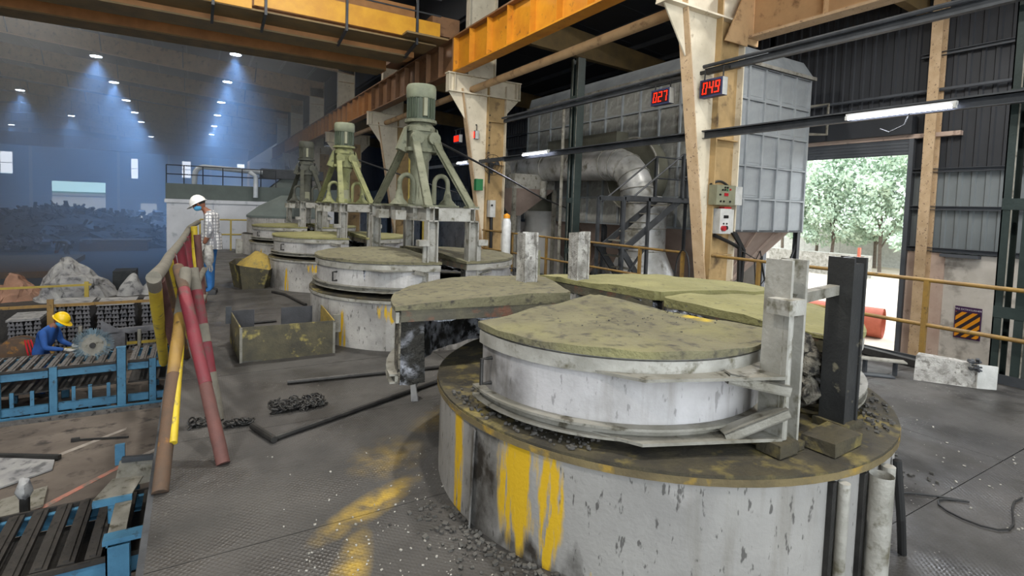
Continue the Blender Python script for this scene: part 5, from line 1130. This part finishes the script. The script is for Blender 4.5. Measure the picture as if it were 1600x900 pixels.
# stacks of castings
im = MB().extr([(-.07, 0, 0), (.07, 0, 0), (.045, 0, .09), (.02, 0, .09), (.012, 0, .05), (-.012, 0, .05), (-.02, 0, .09), (-.045, 0, .09)], (0, .9, 0)).mesh('casting'); im.materials.append(M['ingot'])
rn = random.Random(3)
for (x, n, y, lay, lab) in ((-2.42, 5, 15.6, 11, 'stack of grey castings behind the worker in blue'), (-1.55, 5, 15.4, 11, 'stack of grey castings right behind the blue grey brush wheel'), (-.75, 4, 15.3, 11, 'stack of grey castings next to the leaning yellow pole'), (-3.35, 4, 16.2, 7, 'low stack of grey castings at the far left')):
    t = thing('casting_stack', lab, 'stack', (x, y, -2), group='stacks of castings')
    for k in range(lay):
        for i in range(n): instance('casting', im, t, ((i-(n-1)/2)*.15+rn.uniform(-.012, .012), rn.uniform(-.05, .05), k*.1), rn.uniform(-.03, .03))
    part('cover', MB().mm((x-n*.075, y-.02, -2+lay*.1+.0), (x+n*.075, y+.9, -2+lay*.1+.05)).jitter(.04, 3, x), 'bagw', t)
def mound(name, m, label, cat, c, rx, ry, h, seed, amp=.12, rz=0, extra=None, base=None):
    mb = MB(); n, k = 36, 12; base = c[2] if base is None else base
    vs = [Vector((0, 0, h))]
    for i in range(1, k+1):
        f = i/k
        for j in range(n): a = 2*math.pi*j/n; vs.append(Vector((f*math.cos(a)*rx, f*math.sin(a)*ry, h*(1-f**1.7))))
    fs = [(0, 1+j, 1+(j+1) % n) for j in range(n)]
    for i in range(k-1):
        a, b = 1+i*n, 1+(i+1)*n
        fs += [(a+j, b+j, b+(j+1) % n, a+(j+1) % n) for j in range(n)]
    mb.add([Vector(c)+v for v in vs], fs)
    for i, p in enumerate(mb.v):
        q = Vector((noise.noise(p*1.3+Vector((seed, 0, 0))), noise.noise(p*1.4+Vector((0, seed, 0))), noise.noise(p*1.5+Vector((0, 0, seed)))))+.5*noise.noise_vector(p*4)
        mb.v[i] = p+Vector((q.x, q.y, max(q.z, -.9) if p.z > c[2]+.02 else 0))*amp*min(1, (h*2))
    return solo(name, mb, m, label, cat, c)
solo('pallet_base', MB().mm((-4.4, 17.3, -2), (-1.75, 19.4, -1.1)), 'slat_d', 'dark stacked base under the big white covered heap', 'stack', (-3, 18.3, -2))
mound('covered_heap', 'bagw', 'big heap under crumpled white and grey sheet on the left', 'heap', (-2.75, 18.3, -1.1), 1.0, .9, 1.02, 3, .3)
mound('covered_heap', 'bago', 'orange sheet heap left of the big white covered heap', 'heap', (-3.95, 18.4, -1.1), .75, .7, .62, 5, .25)
solo('dark_crate', MB().mm((-2.0, 19.2, -2), (-1.45, 20, -.55)).jitter(.03, 3, 1), 'scrap', 'dark crate between the big covered heap and the small white sacks', 'crate', (-1.7, 19.5, -2))
solo('pallet_base', MB().mm((-1.72, 16.8, -2), (-.6, 18.4, -.98)), 'slat_d', 'dark stacked base under the small white sacks', 'stack', (-1.2, 17.6, -2))
mound('sack', 'bagw', 'left small white sack with a blue mark on the casting stacks', 'sack', (-1.42, 17.6, -.98), .32, .4, .5, 8, .1)
mound('sack', 'bagw', 'right small white sack nearest the leaning poles', 'sack', (-.98, 17.7, -.98), .3, .4, .45, 11, .1)
t = thing('guard_rail', 'yellow rail crossing behind the worker in blue', 'railing', (-3, 14.85, -2))
part('rail_pipe', MB().bar((-7, 14.85, -.76), (-.3, 14.85, -.74), .05, .06), 'railyel', t); part('post', MB().bar((-2.63, 14.82, -2), (-2.63, 14.82, -.6), .11, .06), 'railyel', t); part('post', MB().bar((-6, 14.82, -2), (-6, 14.82, -.7), .11, .06), 'railyel', t)
t = thing('guard_rail', 'farther dull yellow rail in front of the covered heaps', 'railing', (-3.2, 16.95, -2))
part('rail_pipe', MB().bar((-7, 16.95, -.66), (-2.2, 16.95, -.6), .04, .05), 'railyel2', t); part('post', MB().bar((-2.3, 16.95, -2), (-2.3, 16.95, -.52), .09, .05), 'railyel2', t)
t = thing('guard_rail', 'low yellow rail at the foot of the casting stacks', 'railing', (-1, 15.1, -2))
part('rail_pipe', MB().bar((-4.3, 15.05, -1.78), (-.4, 15.05, -1.74), .04, .06), 'railyel2', t)
for x in (-4, -1.8, -.5): part('post', MB().bar((x, 15.05, -2), (x, 15.05, -1.75), .05, .05), 'railyel2', t)
for (x, z0, lab) in ((-1.87, -.87, 'grey pipe post right of the worker in blue'), (-.93, -1.02, 'grey pipe post with a white top at the shorter slat table')):
    solo('pipe_post', MB().tube([(x, 13, -2), (x, 13, z0)], .035, 10), 'galv_b', lab, 'post', (x, 13, -2), smooth=True)
solo('machine_arm', MB().mm((-1.45, 13.4, -2), (-1.2, 13.7, -1.15)).bar((-1.5, 13.5, -1.12), (-.7, 13.5, -1.1), .1, .1).extr([(-1.6, 13.38, -.85), (-1.25, 13.38, -1.1), (-1.6, 13.38, -1.15)], (0, .02, 0)), 'ingot', 'grey clamp stand with a pointed guard behind the slat tables', 'stand', (-1.3, 13.5, -2))
t = thing('wire_brush', 'blue grey round wire brush wheel on the long slat table beside the worker in blue', 'brush wheel', (-1.55, 11.75, -1.16))
c = Vector((-1.52, 11.75, -.98))
part('disc', MB().tube([c+Vector((0, .015, 0)), c+Vector((0, .04, 0))], .2, 28), 'galv_b', t)
mb = MB()
for k in range(150):
    a = R(360*k/150); d = Vector((math.cos(a), 0, math.sin(a))); mb.bar(c+d*.16+Vector((0, .02, 0)), c+d*(.27+.05*random.random())+Vector((0, random.uniform(-.02, .05), 0)), .012, .004)
o = part('bristles', mb, plain('blue_bristle', '5e7480', .7), t); o['kind'] = 'stuff'
part('hub', MB().tube([c+Vector((0, -.02, 0)), c+Vector((0, .08, 0))], .045, 14), 'rodsteel', t)
part('arbor', MB().mm((-1.60, 11.8, -1.17), (-1.44, 11.95, -.95)), 'darkgrey', t)
t = thing('hose_reel', 'dark reel of hoses and red cable left of the worker in blue', 'reel', (-2.75, 12.8, -2))
for y in (12.7, 12.95): part('flange', MB().tube([(-2.72, y, -1.3), (-2.72, y+.03, -1.3)], .34, 24), 'polebrown', t)
for k in range(6): part('hose', MB().tube([(-2.72+(.2+.02*k)*math.cos(R(20*j)), 12.74+.035*k, -1.3+(.2+.02*k)*math.sin(R(20*j))) for j in range(18)], .018, 6, closed=True), 'cable', t)
for k in range(3): part('red_cable', MB().tube([(-2.6+.04*k, 12.62, -.98), (-2.55+.05*k, 12.55, -1.2), (-2.5+.04*k, 12.55, -1.42)], .014, 6), 'red', t, label='red cable')
part('stand', MB().bar((-2.95, 12.85, -2), (-2.72, 12.85, -1.3), .06, .06).bar((-2.5, 12.85, -2), (-2.72, 12.85, -1.3), .06, .06), 'rodsteel', t)
# the scrap heap far behind
mound('scrap_heap', 'scrap', 'big dark heap of scrap in front of the far door', 'scrap heap', (-8.2, 50, -2), 8.5, 7, 2.55, 2, .7)
rn = random.Random(21); mb = MB()
for k in range(1700):
    a = rn.uniform(0, 6.28); q = rn.random()**.6; p = Vector((-8.2+8.3*q*math.cos(a), 50+6.8*q*math.sin(a), -2+2.5*(1-q**1.7)))
    d = Vector((rn.gauss(0, 1), rn.gauss(0, 1), rn.gauss(.1, .5))).normalized()*rn.uniform(.2, .8)
    mb.bar(p-d, p+d, rn.uniform(.05, .3), rn.uniform(.04, .12))
me = mb.mesh('scrap_pieces'); me.materials.append(M['scrap']); o = bpy.data.objects.new('scrap_pieces', me); COL.objects.link(o); o['kind'] = 'stuff'
tag(o, 'loose dark bars and scrap pieces covering the far heap', 'scrap')
scatter('scrap_pieces', 'bagw', 'pale loose scrap on the ridge of the far heap', 'scrap', 240, lambda r: (-8+r.gauss(0, 4), 56+r.gauss(0, 1.5), -2+1.9+r.uniform(-.5, .3)), .15, .6, 22)
scatter('scrap_pieces', 'ingot', 'bright bits low on the left of the far heap', 'scrap', 90, lambda r: (-10+r.gauss(0, 1.8), 43.5+r.gauss(0, .5), -1.9+r.uniform(0, .6)), .1, .4, 23)
solo('low_bed', MB().mm((-6.2, 43, -2), (-2.6, 44.5, -1.4)).mm((-6.2, 43, -1.35), (-2.4, 44.3, -1.25)), 'polebrown', 'dark low trailer bed right of the scrap heap', 'trailer', (-4.4, 43.5, -2))
solo('water_trough', MB().mm((-14, 30, -2), (-5.2, 38, -1.72)), 'polebrown', 'wide dark brown slab on the ground left of the bent figure', 'slab', (-9, 34, -2))
t = thing('scrap_grab', 'pale lattice stack near the far left wall', 'stack', (-20, 75, -2))
for k in range(9): part('bar', MB().bar((-22+.5*k, 75, -2), (-21.6+.5*k+random.uniform(-.4, .4), 75, .8+random.uniform(-.4, .6)), .2, .2), 'bagw', t)

# ------------------------------------------------------------------ people
def skin_body(name, J, E, parent, mats, face_mat):
    names = list(J); me = bpy.data.meshes.new(name); me.from_pydata([tuple(J[k][0]) for k in names], [(names.index(a), names.index(b)) for a, b in E], [])
    o = bpy.data.objects.new(name, me); COL.objects.link(o)
    o.modifiers.new('skin', 'SKIN'); sv = me.skin_vertices[0].data
    for i, k in enumerate(names):
        r = J[k][1]; sv[i].radius = r if isinstance(r, tuple) else (r, r); sv[i].use_root = (i == 0)
    s = o.modifiers.new('sub', 'SUBSURF'); s.levels = 2; s.render_levels = 2
    bpy.context.view_layer.update()
    m2 = bpy.data.meshes.new_from_object(o.evaluated_get(bpy.context.evaluated_depsgraph_get()))
    COL.objects.unlink(o); bpy.data.objects.remove(o)
    for k in mats: m2.materials.append(M[k])
    segs = [(Vector(J[a][0]), Vector(J[b][0]), a, b) for a, b in E]
    for p in m2.polygons:
        c = p.center; best = None
        for (a, b, na, nb) in segs:
            d = b-a; u = max(0, min(1, (c-a).dot(d)/max(1e-9, d.length_squared))); q = (c-(a+d*u)).length
            if best is None or q < best[0]: best = (q, na, nb, u)
        p.material_index = face_mat(best[1], best[2], best[3]); p.use_smooth = True
    m2.transform(inv(parent)); o = bpy.data.objects.new(name, m2); COL.objects.link(o); o.parent = parent; return o
def ellipsoid(c, f, s, u, rad, n=20, k=12, zmin=-1., flare=0):
    mb = MB(); vs = []; c = Vector(c)
    for i in range(k+1):
        t = math.pi*i/k; z = max(math.cos(t), zmin)
        for j in range(n):
            a = 2*math.pi*j/n; vs.append(c+f*rad[0]*math.sin(t)*math.cos(a)+s*rad[1]*math.sin(t)*math.sin(a)+u*rad[2]*z)
    fs = []
    for i in range(k): fs += [(i*n+j, (i+1)*n+j, (i+1)*n+(j+1) % n, i*n+(j+1) % n) for j in range(n)]
    return mb.add(vs, fs)
def head(parent, c, f, s, u, helm, mask=True):
    c = Vector(c)
    h = ellipsoid(c, f, s, u, (.098, .076, .118))
    for i, p in enumerate(h.v):                       # chin and jaw narrow downward
        d = p-c; z = d.dot(u)
        if z < 0: h.v[i] = p-s*d.dot(s)*min(.35, -z*2.6)-f*min(0, d.dot(f))*-.1*0
    hd = part('head', h, 'skin', parent, True)
    part('nose', MB().add([c+f*.092+u*.02, c+f*.092+s*.016-u*.025, c+f*.092-s*.016-u*.025, c+f*.118-u*.022], [(0, 1, 3), (0, 3, 2), (1, 2, 3)]), 'skin', hd)
    for k in (-1, 1):
        part('ear', ellipsoid(c+s*.077*k-f*.008-u*.008, f, s, u, (.022, .010, .032), 10, 6), 'skin', hd, True)
        part('eye', ellipsoid(c+f*.083+s*.03*k+u*.018, f, s, u, (.012, .014, .010), 10, 6), 'black', hd, True)
        part('eyebrow', MB().bar(c+f*.092+s*.018*k+u*.038, c+f*.084+s*.05*k+u*.036, .012, .008, u), 'hair', hd)
    part('mouth', MB().bar(c+f*.088+s*.022-u*.06, c+f*.088-s*.022-u*.06, .006, .008, u), 'red', hd)
    part('hair', ellipsoid(c-f*.014+u*.012, f, s, u, (.098, .083, .116), 18, 12, -.35), 'hair', parent, True)
    if mask:
        part('face_mask', ellipsoid(c+f*.03-u*.05, f, s, u, (.085, .07, .058), 16, 10), 'mask', parent, True)
        for k in (-1, 1): part('mask_loop', MB().tube([c+f*.07+s*.06*k-u*.04, c+s*.08*k-u*.01], .003, 5), 'mask', parent)
    if helm:
        hc = c+u*.035
        hm = part('helmet', ellipsoid(hc, f, s, u, (.135, .115, .118), 24, 14, -.12), helm, parent, True)
        br = MB(); n = 24; vs = []
        for j in range(n):
            a = 2*math.pi*j/n; r1 = .135*math.cos(a), .115*math.sin(a); e = .05*max(0, math.cos(a))**1.5+.014
            for (q, dz) in ((.96, 0), (1+e/.125, -.012), (1+e/.125, -.018), (.96, -.012)): vs.append(hc-u*.012+f*r1[0]*q+s*r1[1]*q+u*dz)
        br.add(vs, [(j*4+i, j*4+(i+1) % 4, ((j+1) % n)*4+(i+1) % 4, ((j+1) % n)*4+i) for j in range(n) for i in range(4)])
        part('brim', br, helm, hm, True)
        part('ridge', MB().tube([hc+f*.12*math.cos(R(20*k+10))+u*(.122*math.sin(R(20*k+10))) for k in range(9)], .010, 6), helm, hm)
def hand(parent, wrist, d, palm_n, m, thumb_side, curl=.6, size=1.):
    # palm, four unequal bent fingers and a thumb
    d = d.normalized(); nrm = palm_n.normalized(); w = d.cross(nrm).normalized(); p = Vector(wrist)
    J = {'wrist': (p, (.026*size, .018*size)), 'palm': (p+d*.055*size, (.040*size, .017*size)), 'knuckle': (p+d*.088*size, (.040*size, .015*size))}; E = [('wrist', 'palm'), ('palm', 'knuckle')]
    mb = MB().tube([p-d*.01, p+d*.02*size], [.026*size, .028*size], 10); Q = Matrix((w, d, nrm)).transposed()
    mb.box(p+d*.055*size, (.078*size, .085*size, .027*size), m=Q)
    for i, L in enumerate((.072, .082, .076, .058)):
        b = p+d*.095*size+w*(.029-.0195*i)*size; dd = d.copy(); pts = [b-d*.01]
        for k in range(3):
            dd = (Matrix.Rotation(-curl*.55, 3, w) @ dd).normalized(); b = b+dd*L*size/2.6; pts.append(b)
        mb.tube(pts, [.0105*size, .010*size, .009*size, .007*size], 8)
    b = p+d*.03*size+w*thumb_side*.036*size; d1 = (d*.65+w*thumb_side*.75-nrm*.1).normalized(); d2 = (d*.95+w*thumb_side*.25-nrm*.25).normalized()
    mb.tube([b, b+d1*.038*size, b+d1*.038*size+d2*.034*size], [.013*size, .012*size, .009*size], 8)
    return part('glove' if m == 'glove' else 'hand', mb, m, parent, True)
def person(label, P, f, pose, mats, fm, helm, glove=None, lift=None):
    # pose: offsets (forward, left, up) from the point on the ground below the pelvis
    f = Vector(f).normalized(); s = Vector((-f.y, f.x, 0)); u = Vector((0, 0, 1)); P = Vector(P)
    t = thing('person', label, 'person', P)
    X = lambda o: P+f*o[0]+s*o[1]+u*o[2]
    J = {k: (X(v[0]), v[1]) for k, v in pose['J'].items()}
    skin_body('body', J, pose['E'], t, mats, fm)
    hf = (f*pose['look'][0]+u*pose['look'][1]).normalized(); hu = s.cross(hf)*-1; hu = hf.cross(s); hu = hu if hu.z > 0 else -hu
    head(t, X(pose['head']), hf, s, hu, helm)
    for sd in (1, -1):
        k = 'l' if sd > 0 else 'r'
        a, b = J['elbow_'+k][0], J['wrist_'+k][0]; d = (b-a).normalized()
        hand(t, b+d*.01, (d+f*pose['hand'][0]+u*pose['hand'][1]).normalized(), s*sd*-1 if pose['hand'][2] else -u, glove or 'skin', 1 if sd < 0 else -1, pose.get('curl', .6))
        an, to = J['ankle_'+k][0], J['toe_'+k][0]; fd = Vector((to.x-an.x, to.y-an.y, 0)).normalized(); fs = Vector((-fd.y, fd.x, 0)); z0 = P.z
        sh = MB(); vs = []
        prof = [(-.09, .035, .075), (-.04, .042, .10), (.03, .044, .095), (.10, .05, .07), (.16, .05, .055), (.20, .038, .04)]
        for (q, wd, hh) in prof:
            o = Vector((an.x, an.y, z0))+fd*q
            vs += [o-fs*wd, o+fs*wd, o+fs*wd*.9+u*hh*.6, o+fs*wd*.5+u*hh, o-fs*wd*.5+u*hh, o-fs*wd*.9+u*hh*.6]
        fc = [(i*6+j, i*6+(j+1) % 6, (i+1)*6+(j+1) % 6, (i+1)*6+j) for i in range(5) for j in range(6)]+[(5, 4, 3, 2, 1, 0), tuple(30+j for j in range(6))]
        part('shoe', sh.add(vs, fc), 'shoe', t, True)
    return t
EDGES = [('pelvis', 'waist'), ('waist', 'chest'), ('chest', 'neck'), ('neck', 'skull')]
for k in 'lr': EDGES += [('pelvis', 'hip_'+k), ('hip_'+k, 'knee_'+k), ('knee_'+k, 'ankle_'+k), ('ankle_'+k, 'toe_'+k), ('chest', 'shoulder_'+k), ('shoulder_'+k, 'elbow_'+k), ('elbow_'+k, 'wrist_'+k)]
stand = dict(J={
    'pelvis': ((0, 0, .95), (.135, .15)), 'waist': ((.0, 0, 1.10), (.12, .145)), 'chest': ((.0, 0, 1.30), (.125, .165)), 'neck': ((.07, 0, 1.46), .058), 'skull': ((.15, 0, 1.53), .055),
    'hip_l': ((0, .09, .88), .092), 'knee_l': ((.02, .10, .49), .066), 'ankle_l': ((-.02, .10, .09), .048), 'toe_l': ((.11, .11, .05), .035),
    'hip_r': ((0, -.09, .88), .092), 'knee_r': ((.03, -.10, .49), .066), 'ankle_r': ((.02, -.10, .09), .048), 'toe_r': ((.15, -.11, .05), .035),
    'shoulder_l': ((-.01, .19, 1.40), .068), 'elbow_l': ((-.06, .235, 1.13), .052), 'wrist_l': ((.04, .235, .90), .032),
    'shoulder_r': ((-.01, -.19, 1.40), .068), 'elbow_r': ((-.02, -.23, 1.13), .052), 'wrist_r': ((.10, -.2, .92), .032)},
    E=EDGES, head=(.20, 0, 1.585), look=(.85, -.5), hand=(.1, 0, 1), curl=.5)
def fm1(a, b, u):
    if 'wrist' in b: return 0 if u < .45 else 2
    if a == 'neck' or (a == 'chest' and b == 'neck' and u > .8): return 2
    if 'hip' in a or 'knee' in a or 'ankle' in a or (a == 'pelvis' and 'hip' in b): return 1
    if a == 'pelvis': return 0
    return 0
w1 = person('standing person in a white helmet and checked shirt on the platform edge', (.28, 10.74, 0), (-.88, .3, 0), stand, ['check', 'jeans', 'skin'], fm1, 'helmetw', 'glove')
F = Vector((-.88, .3, 0)).normalized(); S = Vector((-F.y, F.x, 0)); PW = Vector((.28, 10.74, 0))
part('shirt_hem', MB().lathe([(.175, .80), (.17, .95), (.155, 1.08)], PW, 20, False).jitter(.014, 9, 2), 'check', w1, True)
part('collar', MB().tube([PW+F*(.03+.06*math.cos(a))+S*.07*math.sin(a)+Vector((0, 0, 1.45-.02*math.cos(a))) for a in [R(30*k) for k in range(12)]], .016, 6, closed=True), 'check', w1, True)
q = PW-F*.05+S*.27
g = solo('spare_gloves', MB().lathe([(.03, .52), (.07, .60), (.075, .72), (.06, .84), (.04, .88)], q, 14).jitter(.02, 10, 4).tube([q+Vector((.03, 0, .56)), q+Vector((.05, .0, .46)), q+Vector((.03, 0, .42))], [.02, .016, .01], 8).tube([q+Vector((-.02, 0, .56)), q+Vector((-.03, 0, .45))], [.018, .01], 8).tube([q+Vector((.0, -.03, .56)), q+Vector((.01, -.04, .44))], [.018, .01], 8), 'glove', 'grey work gloves hanging from the hand of the person in the white helmet', 'gloves', tuple(q), smooth=True)
bend = dict(J={
    'pelvis': ((-.08, 0, .80), (.14, .16)), 'waist': ((-.02, 0, .94), (.13, .15)), 'chest': ((.04, 0, 1.12), (.135, .175)), 'neck': ((.12, 0, 1.27), .06), 'skull': ((.19, 0, 1.32), .055),
    'hip_l': ((-.1, .09, .78), .095), 'knee_l': ((.06, .11, .44), .068), 'ankle_l': ((-.04, .11, .09), .05), 'toe_l': ((.09, .12, .05), .036),
    'hip_r': ((-.1, -.09, .78), .095), 'knee_r': ((.06, -.11, .44), .068), 'ankle_r': ((-.08, -.11, .09), .05), 'toe_r': ((.05, -.12, .05), .036),
    'shoulder_l': ((.06, .19, 1.19), .07), 'elbow_l': ((.12, .24, .92), .054), 'wrist_l': ((.34, .16, .86), .034),
    'shoulder_r': ((.06, -.19, 1.19), .07), 'elbow_r': ((.12, -.25, .92), .054), 'wrist_r': ((.36, -.14, .86), .034)},
    E=EDGES, head=(.24, 0, 1.375), look=(.8, -.6), hand=(.3, -.1, 0), curl=.5)
def fm2(a, b, u):
    if a == 'neck': return 1
    return 0
w2 = person('person in a yellow helmet and blue coverall working behind the long slat table', (-2.30, 12.55, -2), (.93, -.3, 0), bend, ['coverall', 'skin'], fm2, 'helmety', 'glove')
crouch = dict(J={
    'pelvis': ((-.2, 0, .80), (.14, .16)), 'waist': ((-.05, 0, .92), (.13, .15)), 'chest': ((.18, 0, .95), (.135, .175)), 'neck': ((.36, 0, .92), .06), 'skull': ((.42, 0, .88), .055),
    'hip_l': ((-.2, .09, .76), .095), 'knee_l': ((-.06, .11, .42), .068), 'ankle_l': ((-.12, .11, .09), .05), 'toe_l': ((.02, .12, .05), .036),
    'hip_r': ((-.2, -.09, .76), .095), 'knee_r': ((-.06, -.11, .42), .068), 'ankle_r': ((-.18, -.11, .09), .05), 'toe_r': ((-.04, -.12, .05), .036),
    'shoulder_l': ((.26, .19, .94), .07), 'elbow_l': ((.3, .22, .66), .054), 'wrist_l': ((.36, .15, .42), .034),
    'shoulder_r': ((.26, -.19, .94), .07), 'elbow_r': ((.3, -.23, .66), .054), 'wrist_r': ((.38, -.14, .42), .034)},
    E=EDGES, head=(.48, 0, .84), look=(.5, -.8), hand=(.1, -.3, 1), curl=.4)
person('small far person bending over in grey clothes near the scrap heap', (-6.3, 39.3, -2), (-.9, .3, 0), crouch, ['greycloth', 'skin'], fm2, None)
